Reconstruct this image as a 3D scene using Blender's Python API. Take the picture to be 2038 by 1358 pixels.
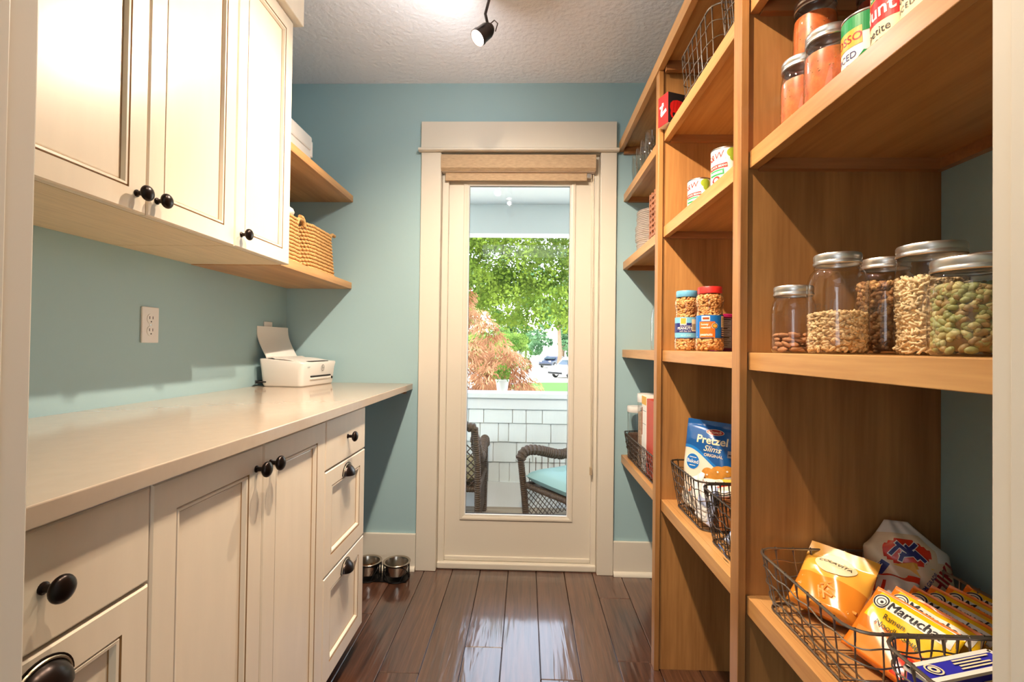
import bpy, bmesh, math, random
import numpy as np
from mathutils import Vector, Matrix

# ---------------------------------------------------------------- scene, camera, light
for o in list(bpy.data.objects):
    bpy.data.objects.remove(o)
S = bpy.context.scene
COL = S.collection
rnd = random.Random(7)

F_PX, YAW, PITCH, ROLL, EYE = 970.0, 0.02868, 0.01253, 0.01273, 1.1134
fwd = Vector((-math.sin(YAW) * math.cos(PITCH), math.cos(YAW) * math.cos(PITCH), math.sin(PITCH)))
rgt = Vector((math.cos(YAW), math.sin(YAW), 0))
upv = rgt.cross(fwd)
r2 = rgt * math.cos(ROLL) + upv * math.sin(ROLL)
u2 = -rgt * math.sin(ROLL) + upv * math.cos(ROLL)
cam = bpy.data.objects.new('camera', bpy.data.cameras.new('camera'))
COL.objects.link(cam)
cam.matrix_world = Matrix(((r2.x, u2.x, -fwd.x, 0), (r2.y, u2.y, -fwd.y, 0), (r2.z, u2.z, -fwd.z, EYE), (0, 0, 0, 1)))
cam.data.sensor_width = 36.0
cam.data.lens = F_PX * 36.0 / 2038.0
cam.data.clip_start = 0.02
cam.data.clip_end = 400
S.camera = cam

W = bpy.data.worlds.new('sky')
S.world = W
W.use_nodes = True
wn = W.node_tree
for n in list(wn.nodes):
    wn.nodes.remove(n)
sky = wn.nodes.new('ShaderNodeTexSky')
sky.sky_type = 'NISHITA'
sky.sun_disc = False
sky.sun_elevation = math.radians(52)
sky.sun_rotation = math.radians(200)
sky.air_density = 1.0
sky.dust_density = 1.5
bg = wn.nodes.new('ShaderNodeBackground')
bg.inputs['Strength'].default_value = 1.75
wo = wn.nodes.new('ShaderNodeOutputWorld')
hsv = wn.nodes.new('ShaderNodeHueSaturation')
hsv.inputs['Saturation'].default_value = 0.45
wn.links.new(sky.outputs[0], hsv.inputs['Color'])
wn.links.new(hsv.outputs[0], bg.inputs[0])
wn.links.new(bg.outputs[0], wo.inputs[0])

def light(name, kind, loc, energy, color=(1, 1, 1), target=None, **kw):
    d = bpy.data.lights.new(name, kind)
    d.energy = energy
    d.color = color
    for k, v in kw.items():
        setattr(d, k, v)
    o = bpy.data.objects.new(name, d)
    COL.objects.link(o)
    o.location = loc
    if target is not None:
        o.rotation_euler = (Vector(target) - Vector(loc)).to_track_quat('-Z', 'Y').to_euler()
    return o

light('sun', 'SUN', (5, -10, 20), 2.3, (1.0, 0.95, 0.86), target=(1.0, 4.0, 0.0), angle=0.01)
WARM = (1.0, 0.80, 0.60)
# halogen spots of the ceiling track (the heads themselves are built further down)
HEADS = [((-0.166, 1.70, 2.216), (-0.60, -0.34, -0.72)),
         ((-0.15, 1.12, 2.300), (0.10, 0.46, -0.88)),
         ((-0.15, 0.66, 2.300), (0.48, 0.12, -0.87))]
HEAD_W = [68.0, 160.0, 82.0]
HEAD_A = [124.0, 126.0, 136.0]
for (hp, hd), hw, ha in zip(HEADS, HEAD_W, HEAD_A):
    p = Vector(hp) + Vector(hd).normalized() * 0.062
    light('halogen_spot', 'SPOT', p, hw, WARM, target=p + Vector(hd), spot_size=math.radians(ha), spot_blend=0.85, shadow_soft_size=0.012)
# point light added under the visible head to brighten the ceiling like spill
light('ceiling_spill_fill', 'POINT', Vector(HEADS[0][0]) + Vector(HEADS[0][1]).normalized() * 0.062 + Vector((0, 0, -0.012)), 9.0, (0.98, 0.96, 0.95), shadow_soft_size=0.02)
# unseen fill panels added behind the camera to brighten the pantry
for wx in (-1.75, 1.65):
    light('kitchen_fill', 'AREA', (wx, -3.2, 1.10), 36.0, (0.86, 0.93, 1.0), target=(wx * 0.35, 1.0, 1.9), shape='RECTANGLE', size=1.3, size_y=2.0)
light('kitchen_overhead_fill', 'AREA', (0.0, -1.3, 2.40), 17.0, (0.93, 0.96, 1.0), target=(0.0, -1.3, 0.0), shape='RECTANGLE', size=2.4, size_y=1.4)  # unseen overhead panel added as fill from the room behind

vs = S.view_settings
vs.view_transform = 'Standard'
vs.look = 'None'
vs.exposure = -0.12
vs.gamma = 1.0
vs.use_curve_mapping = False
S.cycles.use_denoising = True
S.cycles.max_bounces = 10
S.cycles.transparent_max_bounces = 24
S.cycles.sample_clamp_indirect = 6.0
S.cycles.caustics_reflective = False

# ---------------------------------------------------------------- materials
def srgb(r, g, b):
    f = lambda c: (c / 255.0) / 12.92 if c <= 10 else ((c / 255.0 + 0.055) / 1.055) ** 2.4
    return (f(r), f(g), f(b))

def newmat(name):
    m = bpy.data.materials.new(name)
    m.use_nodes = True
    nt = m.node_tree
    b = nt.nodes['Principled BSDF']
    return m, nt, b

def setin(b, **kw):
    for k, v in kw.items():
        k = k.replace('_', ' ')
        if k in b.inputs:
            b.inputs[k].default_value = v

def mat(name, col, rough=0.5, metal=0.0, var=0.0, vscale=8.0, stretch=(1, 1, 1), bump=0.0, bscale=60.0, coat=0.0, emit=None, estr=0.0, spec=None, bstretch=None, col2=None, transmission=0.0, rand=0.0, bdist=0.002):
    """procedural principled material: base colour with noise variation and noise bump"""
    m, nt, b = newmat(name)
    c4 = (col[0], col[1], col[2], 1)
    setin(b, Base_Color=c4, Roughness=rough, Metallic=metal)
    if spec is not None:
        setin(b, Specular_IOR_Level=spec)
    if coat:
        setin(b, Coat_Weight=coat, Coat_Roughness=0.06)
    if emit:
        setin(b, Emission_Color=(emit[0], emit[1], emit[2], 1), Emission_Strength=estr)
    if transmission:
        setin(b, Transmission_Weight=transmission)
    L = nt.links.new
    tc = nt.nodes.new('ShaderNodeTexCoord')
    if var or col2 or rand:
        mp = nt.nodes.new('ShaderNodeMapping')
        mp.inputs['Scale'].default_value = stretch
        L(tc.outputs['Object'], mp.inputs[0])
        nz = nt.nodes.new('ShaderNodeTexNoise')
        nz.inputs['Scale'].default_value = vscale
        nz.inputs['Detail'].default_value = 6.0
        nz.inputs['Roughness'].default_value = 0.6
        L(mp.outputs[0], nz.inputs['Vector'])
        rp = nt.nodes.new('ShaderNodeValToRGB')
        a = [max(0.0, x * (1 - var)) for x in col]
        z = col2 if col2 else [min(1.0, x * (1 + var)) for x in col]
        rp.color_ramp.elements[0].position = 0.30
        rp.color_ramp.elements[1].position = 0.70
        rp.color_ramp.elements[0].color = (a[0], a[1], a[2], 1)
        rp.color_ramp.elements[1].color = (z[0], z[1], z[2], 1)
        L(nz.outputs['Fac'], rp.inputs[0])
        out = rp.outputs[0]
        if rand:
            oi = nt.nodes.new('ShaderNodeObjectInfo')
            mr = nt.nodes.new('ShaderNodeMapRange')
            mr.inputs['To Min'].default_value = 1 - rand
            mr.inputs['To Max'].default_value = 1 + rand
            L(oi.outputs['Random'], mr.inputs[0])
            hs = nt.nodes.new('ShaderNodeHueSaturation')
            L(mr.outputs[0], hs.inputs['Value'])
            L(out, hs.inputs['Color'])
            out = hs.outputs[0]
        L(out, b.inputs['Base Color'])
    if bump:
        nb = nt.nodes.new('ShaderNodeTexNoise')
        nb.inputs['Scale'].default_value = bscale
        nb.inputs['Detail'].default_value = 4.0
        mb = nt.nodes.new('ShaderNodeMapping')
        mb.inputs['Scale'].default_value = bstretch or (1, 1, 1)
        L(tc.outputs['Object'], mb.inputs[0])
        L(mb.outputs[0], nb.inputs['Vector'])
        bp = nt.nodes.new('ShaderNodeBump')
        bp.inputs['Strength'].default_value = bump
        bp.inputs['Distance'].default_value = bdist
        L(nb.outputs['Fac'], bp.inputs['Height'])
        L(bp.outputs[0], b.inputs['Normal'])
    return m

def glassmat(name, tint=(1, 1, 1), ior=1.45, rough=0.0, gain=1.0):
    """thin glass: fresnel mix of clear transmission and mirror reflection"""
    m = bpy.data.materials.new(name)
    m.use_nodes = True
    nt = m.node_tree
    for n in list(nt.nodes):
        nt.nodes.remove(n)
    out = nt.nodes.new('ShaderNodeOutputMaterial')
    tr = nt.nodes.new('ShaderNodeBsdfTransparent')
    tr.inputs[0].default_value = (tint[0], tint[1], tint[2], 1)
    gl = nt.nodes.new('ShaderNodeBsdfGlossy')
    gl.inputs['Roughness'].default_value = rough
    fr = nt.nodes.new('ShaderNodeLayerWeight')
    fr.inputs['Blend'].default_value = 0.5
    pw_ = nt.nodes.new('ShaderNodeMath')
    pw_.operation = 'POWER'
    pw_.inputs[1].default_value = 3.2
    ml = nt.nodes.new('ShaderNodeMath')
    ml.operation = 'MULTIPLY_ADD'
    f0 = ((ior - 1) / (ior + 1)) ** 2 * gain
    ml.inputs[1].default_value = 0.85
    ml.inputs[2].default_value = f0
    nt.links.new(fr.outputs['Facing'], pw_.inputs[0])
    mx = nt.nodes.new('ShaderNodeMixShader')
    nt.links.new(pw_.outputs[0], ml.inputs[0])
    nt.links.new(ml.outputs[0], mx.inputs[0])
    nt.links.new(tr.outputs[0], mx.inputs[1])
    nt.links.new(gl.outputs[0], mx.inputs[2])
    nt.links.new(mx.outputs[0], out.inputs[0])
    return m

def leafmat(name, c1, c2, scale=3.0, trans=0.35):
    m = bpy.data.materials.new(name)
    m.use_nodes = True
    nt = m.node_tree
    for n in list(nt.nodes):
        nt.nodes.remove(n)
    L = nt.links.new
    out = nt.nodes.new('ShaderNodeOutputMaterial')
    tc = nt.nodes.new('ShaderNodeTexCoord')
    nz = nt.nodes.new('ShaderNodeTexNoise')
    nz.inputs['Scale'].default_value = scale
    nz.inputs['Detail'].default_value = 8.0
    L(tc.outputs['Object'], nz.inputs['Vector'])
    rp = nt.nodes.new('ShaderNodeValToRGB')
    rp.color_ramp.elements[0].position = 0.35
    rp.color_ramp.elements[1].position = 0.65
    rp.color_ramp.elements[0].color = (*c1, 1)
    rp.color_ramp.elements[1].color = (*c2, 1)
    L(nz.outputs['Fac'], rp.inputs[0])
    df = nt.nodes.new('ShaderNodeBsdfDiffuse')
    tl = nt.nodes.new('ShaderNodeBsdfTranslucent')
    L(rp.outputs[0], df.inputs[0])
    L(rp.outputs[0], tl.inputs[0])
    mx = nt.nodes.new('ShaderNodeMixShader')
    mx.inputs[0].default_value = trans
    L(df.outputs[0], mx.inputs[1])
    L(tl.outputs[0], mx.inputs[2])
    L(mx.outputs[0], out.inputs[0])
    return m

def woodmat(name, base, dark, axis, rough=0.32, rand=0.06, fine=1.0):
    """stained wood, grain running along the given axis (0 x, 1 y, 2 z)"""
    m, nt, b = newmat(name)
    L = nt.links.new
    tc = nt.nodes.new('ShaderNodeTexCoord')
    sc = [14.0 * fine, 14.0 * fine, 14.0 * fine]
    sc[axis] = 0.9 * fine
    mp = nt.nodes.new('ShaderNodeMapping')
    mp.inputs['Scale'].default_value = sc
    L(tc.outputs['Object'], mp.inputs[0])
    n1 = nt.nodes.new('ShaderNodeTexNoise')
    n1.inputs['Scale'].default_value = 1.0
    n1.inputs['Detail'].default_value = 5.0
    n1.inputs['Distortion'].default_value = 0.6
    L(mp.outputs[0], n1.inputs['Vector'])
    mp2 = nt.nodes.new('ShaderNodeMapping')
    mp2.inputs['Scale'].default_value = [s * 9 for s in sc]
    L(tc.outputs['Object'], mp2.inputs[0])
    n2 = nt.nodes.new('ShaderNodeTexNoise')
    n2.inputs['Scale'].default_value = 1.0
    n2.inputs['Detail'].default_value = 3.0
    L(mp2.outputs[0], n2.inputs['Vector'])
    ad = nt.nodes.new('ShaderNodeMath')
    ad.operation = 'MULTIPLY_ADD'
    ad.inputs[1].default_value = 0.35
    L(n2.outputs['Fac'], ad.inputs[0])
    L(n1.outputs['Fac'], ad.inputs[2])
    rp = nt.nodes.new('ShaderNodeValToRGB')
    rp.color_ramp.elements[0].position = 0.42
    rp.color_ramp.elements[1].position = 0.86
    rp.color_ramp.elements[0].color = (*dark, 1)
    rp.color_ramp.elements[1].color = (*base, 1)
    L(ad.outputs[0], rp.inputs[0])
    oi = nt.nodes.new('ShaderNodeObjectInfo')
    mr = nt.nodes.new('ShaderNodeMapRange')
    mr.inputs['To Min'].default_value = 1 - rand
    mr.inputs['To Max'].default_value = 1 + rand
    L(oi.outputs['Random'], mr.inputs[0])
    hs = nt.nodes.new('ShaderNodeHueSaturation')
    L(mr.outputs[0], hs.inputs['Value'])
    L(rp.outputs[0], hs.inputs['Color'])
    L(hs.outputs[0], b.inputs['Base Color'])
    setin(b, Roughness=rough)
    bp = nt.nodes.new('ShaderNodeBump')
    bp.inputs['Strength'].default_value = 0.08
    bp.inputs['Distance'].default_value = 0.0008
    L(n2.outputs['Fac'], bp.inputs['Height'])
    L(bp.outputs[0], b.inputs['Normal'])
    return m

def floormat():
    """dark hand-scraped hardwood, grain along y, glossy finish"""
    m, nt, b = newmat('dark_scraped_hardwood')
    L = nt.links.new
    tc = nt.nodes.new('ShaderNodeTexCoord')
    oi = nt.nodes.new('ShaderNodeObjectInfo')
    of = nt.nodes.new('ShaderNodeVectorMath')
    of.operation = 'SCALE'
    of.inputs['Scale'].default_value = 37.0
    cb = nt.nodes.new('ShaderNodeCombineXYZ')
    L(oi.outputs['Random'], cb.inputs[0])
    L(oi.outputs['Random'], cb.inputs[1])
    L(cb.outputs[0], of.inputs[0])
    va = nt.nodes.new('ShaderNodeVectorMath')
    va.operation = 'ADD'
    L(tc.outputs['Object'], va.inputs[0])
    L(of.outputs[0], va.inputs[1])
    def noise(scale, det, dist=0.0):
        mp = nt.nodes.new('ShaderNodeMapping')
        mp.inputs['Scale'].default_value = scale
        L(va.outputs[0], mp.inputs[0])
        n = nt.nodes.new('ShaderNodeTexNoise')
        n.inputs['Scale'].default_value = 1.0
        n.inputs['Detail'].default_value = det
        n.inputs['Distortion'].default_value = dist
        L(mp.outputs[0], n.inputs['Vector'])
        return n
    g1 = noise((60, 3.0, 10), 5.0, 0.8)
    g2 = noise((220, 9.0, 10), 3.0)
    ad = nt.nodes.new('ShaderNodeMath')
    ad.operation = 'MULTIPLY_ADD'
    ad.inputs[1].default_value = 0.5
    L(g2.outputs['Fac'], ad.inputs[0])
    L(g1.outputs['Fac'], ad.inputs[2])
    rp = nt.nodes.new('ShaderNodeValToRGB')
    rp.color_ramp.elements[0].position = 0.50
    rp.color_ramp.elements[1].position = 0.98
    rp.color_ramp.elements[0].color = (*srgb(54, 32, 23), 1)
    rp.color_ramp.elements[1].color = (*srgb(98, 64, 47), 1)
    L(ad.outputs[0], rp.inputs[0])
    mr = nt.nodes.new('ShaderNodeMapRange')
    mr.inputs['To Min'].default_value = 0.75
    mr.inputs['To Max'].default_value = 1.25
    L(oi.outputs['Random'], mr.inputs[0])
    hs = nt.nodes.new('ShaderNodeHueSaturation')
    L(mr.outputs[0], hs.inputs['Value'])
    L(rp.outputs[0], hs.inputs['Color'])
    L(hs.outputs[0], b.inputs['Base Color'])
    setin(b, Roughness=0.30, Specular_IOR_Level=0.6, Coat_Weight=1.0, Coat_Roughness=0.10, Coat_IOR=1.65)
    s1 = noise((26, 2.2, 4), 2.0, 1.2)
    b1 = nt.nodes.new('ShaderNodeBump')
    b1.inputs['Strength'].default_value = 0.45
    b1.inputs['Distance'].default_value = 0.004
    L(s1.outputs['Fac'], b1.inputs['Height'])
    b2 = nt.nodes.new('ShaderNodeBump')
    b2.inputs['Strength'].default_value = 0.12
    b2.inputs['Distance'].default_value = 0.001
    L(g2.outputs['Fac'], b2.inputs['Height'])
    L(b1.outputs[0], b2.inputs['Normal'])
    L(b2.outputs[0], b.inputs['Normal'])
    L(b1.outputs[0], b.inputs['Coat Normal'])
    return m

M = {}
M['wall'] = mat('teal_wall_paint', srgb(156, 187, 193), 0.55, bump=0.10, bscale=220.0)
M['ceiling'] = mat('textured_ceiling_paint', srgb(240, 241, 246), 0.8, bump=0.9, bscale=46.0, bdist=0.007)
M['trim'] = mat('cream_white_trim_paint', srgb(219, 212, 197), 0.35)
M['kitchen'] = mat('kitchen_wall_paint', srgb(225, 220, 210), 0.7)
M['cream'] = mat('cream_cabinet_paint', srgb(228, 213, 190), 0.34, var=0.035, vscale=6.0, stretch=(3, 3, 0.5))
M['creamh'] = mat('cream_cabinet_underside', srgb(224, 203, 168), 0.45, var=0.10, vscale=6.0, stretch=(14, 1.0, 1))
M['glaze'] = mat('brown_glaze', srgb(150, 112, 66), 0.5)
M['bronze'] = mat('dark_bronze_metal', srgb(44, 36, 33), 0.28, 0.85)
M['pewter'] = mat('pale_pewter_sheen', srgb(190, 178, 156), 0.35, 0.9)  # pale cream tone stands for the reflection along the metal edge
M['quartz'] = mat('taupe_quartz', srgb(184, 168, 150), 0.10, var=0.03, vscale=30.0)
M['woody'] = woodmat('honey_alder_along', srgb(208, 159, 100), srgb(168, 115, 64), 1)
M['woodz'] = woodmat('honey_alder_upright', srgb(183, 132, 77), srgb(135, 88, 47), 2)
M['woodx'] = woodmat('honey_alder_across', srgb(188, 132, 83), srgb(144, 94, 54), 0)
M['floor'] = floormat()
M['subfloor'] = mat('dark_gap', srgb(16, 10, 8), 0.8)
M['glass'] = glassmat('clear_glass', (1, 1, 1), 1.45, 0.0, 1.7)
M['pane'] = glassmat('door_pane', (0.97, 0.985, 0.98), 1.5)
M['white'] = mat('white_plastic', srgb(232, 228, 222), 0.35)
M['whitep'] = mat('white_painted_wood', srgb(230, 232, 232), 0.6, bump=0.2, bscale=90, bstretch=(1, 1, 0.1))
M['black'] = mat('black_plastic', srgb(18, 18, 20), 0.4)
M['dark'] = mat('dark_slot', srgb(30, 26, 24), 0.7)
M['blackm'] = mat('black_wrought_iron', srgb(20, 18, 18), 0.38, 0.6)
M['steel'] = mat('brushed_steel', srgb(190, 182, 170), 0.22, 1.0, bump=0.05, bscale=300, bstretch=(1, 1, 8))
M['tin'] = mat('tin_metal', srgb(205, 203, 200), 0.25, 1.0)
M['zinc'] = mat('silver_lid', srgb(212, 208, 202), 0.32, 0.95)
M['wire'] = mat('grey_wire', srgb(146, 136, 124), 0.35, 0.85)
M['wired'] = mat('dark_wire', srgb(84, 74, 64), 0.4, 0.8)
M['linen'] = mat('woven_blind_fabric', srgb(184, 158, 126), 0.8, var=0.20, vscale=30.0, stretch=(1.2, 1, 9), bump=0.35, bscale=260)
M['linenl'] = mat('pale_blind_underside', srgb(214, 200, 184), 0.7)
M['chain'] = mat('beige_bead_chain', srgb(196, 176, 146), 0.35, 0.3)
# ---------------------------------------------------------------- mesh helpers
class MB:
    def __init__(self):
        self.v = []; self.f = []; self.m = []
    def add(self, verts, faces, mi=0, T=None):
        n = len(self.v)
        if T is not None:
            verts = [tuple(T @ Vector(p)) for p in verts]
        self.v += [tuple(p) for p in verts]
        self.f += [tuple(i + n for i in f) for f in faces]
        self.m += [mi] * len(faces)
        return self
    def box(self, x0, y0, z0, x1, y1, z1, mi=0, T=None):
        v = [(x0, y0, z0), (x1, y0, z0), (x1, y1, z0), (x0, y1, z0), (x0, y0, z1), (x1, y0, z1), (x1, y1, z1), (x0, y1, z1)]
        f = [(0, 3, 2, 1), (4, 5, 6, 7), (0, 1, 5, 4), (1, 2, 6, 5), (2, 3, 7, 6), (3, 0, 4, 7)]
        return self.add(v, f, mi, T)
    def lathe(self, prof, n=24, c=(0, 0, 0), mi=0, T=None, cap0=True, cap1=True, sx=1.0, sy=1.0):
        v = []; f = []
        k = len(prof)
        for i in range(n):
            a = 2 * math.pi * i / n
            for r, z in prof:
                v.append((c[0] + r * sx * math.cos(a), c[1] + r * sy * math.sin(a), c[2] + z))
        for i in range(n):
            j = (i + 1) % n
            for q in range(k - 1):
                f.append((i * k + q, j * k + q, j * k + q + 1, i * k + q + 1))
        if cap0 and prof[0][0] > 1e-6:
            f.append(tuple(i * k for i in range(n))[::-1])
        if cap1 and prof[-1][0] > 1e-6:
            f.append(tuple(i * k + k - 1 for i in range(n)))
        return self.add(v, f, mi, T)
    def tube(self, pts, r, n=6, mi=0, T=None, closed=False, r1=None):
        P = [Vector(p) for p in pts]
        k = len(P)
        v = []; f = []
        prev = None
        for i in range(k):
            if closed:
                t = P[(i + 1) % k] - P[i - 1]
            else:
                t = P[min(i + 1, k - 1)] - P[max(i - 1, 0)]
            if t.length < 1e-9:
                t = Vector((0, 0, 1))
            t.normalize()
            if prev is None:
                a = Vector((0, 0, 1)) if abs(t.z) < 0.9 else Vector((1, 0, 0))
                u = t.cross(a).normalized()
            else:
                u = (prev - t * prev.dot(t))
                u = u.normalized() if u.length > 1e-6 else t.orthogonal().normalized()
            prev = u
            w = t.cross(u)
            rr = r if r1 is None else r + (r1 - r) * i / max(1, k - 1)
            for q in range(n):
                a = 2 * math.pi * q / n
                v.append(tuple(P[i] + u * (rr * math.cos(a)) + w * (rr * math.sin(a))))
        for i in range(k if closed else k - 1):
            j = (i + 1) % k
            for q in range(n):
                s = (q + 1) % n
                f.append((i * n + q, i * n + s, j * n + s, j * n + q))
        if not closed:
            f.append(tuple(range(n))[::-1])
            f.append(tuple((k - 1) * n + q for q in range(n)))
        return self.add(v, f, mi, T)
    def ell(self, c, rx, ry, rz, nu=12, nv=8, mi=0, T=None):
        v = [(c[0], c[1], c[2] - rz)]
        for j in range(1, nv):
            b = -math.pi / 2 + math.pi * j / nv
            for i in range(nu):
                a = 2 * math.pi * i / nu
                v.append((c[0] + rx * math.cos(b) * math.cos(a), c[1] + ry * math.cos(b) * math.sin(a), c[2] + rz * math.sin(b)))
        v.append((c[0], c[1], c[2] + rz))
        f = []
        for i in range(nu):
            f.append((0, 1 + (i + 1) % nu, 1 + i))
            for j in range(nv - 2):
                a = 1 + j * nu
                f.append((a + i, a + (i + 1) % nu, a + nu + (i + 1) % nu, a + nu + i))
            a = 1 + (nv - 2) * nu
            f.append((a + i, a + (i + 1) % nu, len(v) - 1))
        return self.add(v, f, mi, T)
    def prism(self, poly, a0, a1, axis=1, mi=0, T=None):
        """extrude a 2D polygon along an axis (axis 1: poly is x,z)"""
        def p(u, w, a):
            return {0: (a, u, w), 1: (u, a, w), 2: (u, w, a)}[axis]
        n = len(poly)
        v = [p(u, w, a0) for u, w in poly] + [p(u, w, a1) for u, w in poly]
        f = [tuple(range(n)), tuple(range(2 * n - 1, n - 1, -1))]
        f += [(i, i + n, (i + 1) % n + n, (i + 1) % n) for i in range(n)]
        return self.add(v, f, mi, T)
    def build(self, name, mats, parent=None, smooth=False, bevel=0.0, loc=None, kind=None, label=None, seg=2, angle=40):
        me = bpy.data.meshes.new(name)
        me.from_pydata(self.v, [], self.f)
        if not isinstance(mats, (list, tuple)):
            mats = [mats]
        for m in mats:
            me.materials.append(m)
        if len(mats) > 1:
            me.polygons.foreach_set('material_index', self.m)
        me.update()
        fix_normals(me)
        if smooth:
            me.polygons.foreach_set('use_smooth', [True] * len(me.polygons))
            try:
                me.set_sharp_from_angle(angle=math.radians(angle))
            except Exception:
                pass
        o = bpy.data.objects.new(name, me)
        COL.objects.link(o)
        if parent is not None:
            o.parent = parent
        if loc is not None:
            o.location = loc
        if bevel:
            b = o.modifiers.new('bevel', 'BEVEL')
            b.width = bevel
            b.segments = seg
            b.limit_method = 'ANGLE'
            b.angle_limit = math.radians(35)
        if kind:
            o['kind'] = kind
        if label:
            o['label'] = label
        return o

def fix_normals(me):
    if len(me.polygons) > 60000:
        return
    bm = bmesh.new()
    bm.from_mesh(me)
    bmesh.ops.recalc_face_normals(bm, faces=bm.faces[:])
    bm.to_mesh(me)
    bm.free()

def thing(name, label, cat, loc=(0, 0, 0), rz=0.0, group=None):
    o = bpy.data.objects.new(name, None)
    o.empty_display_size = 0.05
    COL.objects.link(o)
    o.location = loc
    o.rotation_euler = (0, 0, rz)
    return tag(o, label, cat, group)

def tag(o, label, cat, group=None, kind=None):
    o['label'] = label
    o['category'] = cat
    if group:
        o['group'] = group
    if kind:
        o['kind'] = kind
    return o

def struct(o):
    o['kind'] = 'structure'
    return o

def structroot(name):
    o = bpy.data.objects.new(name, None)
    COL.objects.link(o)
    o['kind'] = 'structure'
    return o

def dup(root, loc, rz=None, label=None):
    """copy a thing with copies of its parts and their sub-parts (meshes shared)"""
    def cp(o, parent):
        c = o.copy()
        COL.objects.link(c)
        c.parent = parent
        for ch in o.children:
            cp(ch, c)
        return c
    c = cp(root, None)
    c.location = loc
    if rz is not None:
        c.rotation_euler = (0, 0, rz)
    if label:
        c['label'] = label
    return c

def rings(mb, y0, y1, z0, z1, prof, xf, sgn=1.0):
    """nested rectangular rings on a plane x=xf facing +x (sgn 1): prof = [(inset, depth, material of the strip leading here)]"""
    R = []
    for ins, d, mi in prof:
        x = xf + sgn * d
        R.append(([(x, y0 + ins, z0 + ins), (x, y1 - ins, z0 + ins), (x, y1 - ins, z1 - ins), (x, y0 + ins, z1 - ins)], mi))
    for i in range(len(R) - 1):
        a, b = R[i][0], R[i + 1][0]
        for k in range(4):
            q = (k + 1) % 4
            mb.add([a[k], a[q], b[q], b[k]], [(0, 1, 2, 3)], R[i + 1][1])
    mb.add(R[-1][0], [(0, 1, 2, 3)], R[-1][1])
    return mb

def shaker(y0, y1, z0, z1, xf, s=0.058, t=0.020):
    mb = MB()
    rings(mb, y0, y1, z0, z1, [(0, -t, 0), (0, -0.003, 0), (0.003, 0, 0), (s, 0, 0), (s + 0.0008, -0.004, 1), (s + 0.0026, -0.004, 1),
                               (s + 0.004, -0.0005, 0), (s + 0.0085, -0.0010, 0), (s + 0.0125, -0.0085, 0), (s + 0.0138, -0.0098, 1), (s + 0.016, -0.0092, 0)], xf)
    mb.add([(xf - t, y0, z0), (xf - t, y1, z0), (xf - t, y1, z1), (xf - t, y0, z1)], [(0, 3, 2, 1)], 0)
    return mb

def slab(y0, y1, z0, z1, xf, t=0.020):
    mb = MB()
    rings(mb, y0, y1, z0, z1, [(0, -t, 0), (0, -0.004, 0), (0.0015, -0.0015, 0), (0.004, 0, 0)], xf)
    mb.add([(xf - t, y0, z0), (xf - t, y1, z0), (xf - t, y1, z1), (xf - t, y0, z1)], [(0, 3, 2, 1)], 0)
    return mb

# ---- flat print: 2D shapes that are laid on a surface through a mapping function
_tc = {}
def text2d(s, size=1.0, shear=0.0, bold=0.0, space=1.0, align='LEFT'):
    key = (s, shear, bold, space)
    if key not in _tc:
        cu = bpy.data.curves.new('t', 'FONT')
        cu.body = s
        cu.size = 1.0
        cu.shear = shear
        cu.offset = bold
        cu.space_character = space
        cu.resolution_u = 3
        o = bpy.data.objects.new('t', cu)
        COL.objects.link(o)
        dg = bpy.context.evaluated_depsgraph_get()
        me = bpy.data.meshes.new_from_object(o.evaluated_get(dg))
        # cut into small facets so that the print can follow curved packaging
        bm = bmesh.new()
        bm.from_mesh(me)
        if len(bm.verts):
            lo = min(p.co.x for p in bm.verts); hi = max(p.co.x for p in bm.verts)
            q = lo + 0.16
            while q < hi:
                bmesh.ops.bisect_plane(bm, geom=bm.verts[:] + bm.edges[:] + bm.faces[:], plane_co=(q, 0, 0), plane_no=(1, 0, 0), dist=1e-5)
                q += 0.16
            for q in (0.12, 0.36, 0.60):
                bmesh.ops.bisect_plane(bm, geom=bm.verts[:] + bm.edges[:] + bm.faces[:], plane_co=(0, q, 0), plane_no=(0, 1, 0), dist=1e-5)
        bm.verts.index_update()
        v = [(p.co.x, p.co.y) for p in bm.verts]
        f = [tuple(p.index for p in g_.verts) for g_ in bm.faces]
        bm.free()
        bpy.data.objects.remove(o)
        bpy.data.curves.remove(cu)
        bpy.data.meshes.remove(me)
        _tc[key] = (v, f)
    v, f = _tc[key]
    if not v:
        return [], [], 0
    x0 = min(p[0] for p in v); x1 = max(p[0] for p in v)
    dx = {'LEFT': -x0, 'CENTER': -(x0 + x1) / 2, 'RIGHT': -x1}[align]
    return [((p[0] + dx) * size, p[1] * size) for p in v], f, (x1 - x0) * size

def rect2d(x0, y0, x1, y1, nx=8, ny=2):
    v = [(x0 + (x1 - x0) * i / nx, y0 + (y1 - y0) * j / ny) for j in range(ny + 1) for i in range(nx + 1)]
    f = [(j * (nx + 1) + i, j * (nx + 1) + i + 1, (j + 1) * (nx + 1) + i + 1, (j + 1) * (nx + 1) + i) for j in range(ny) for i in range(nx)]
    return v, f

def disc2d(cx, cy, rx, ry, n=24, r0=0.0):
    v = []; f = []
    k = 2 if r0 > 0 else 5
    rr = [r0 + (1 - r0) * j / k for j in range(k + 1)] if r0 > 0 else [(j + 1) / (k + 1.0) for j in range(k + 1)]
    for t in rr:
        for i in range(n):
            a = 2 * math.pi * i / n
            v.append((cx + rx * t * math.cos(a), cy + ry * t * math.sin(a)))
    for j in range(k):
        for i in range(n):
            q = (i + 1) % n
            f.append((j * n + i, j * n + q, (j + 1) * n + q, (j + 1) * n + i))
    if r0 == 0:
        f.append(tuple(range(n)))
    return v, f

def poly2d(pts):
    return list(pts), [tuple(range(len(pts)))]

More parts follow.
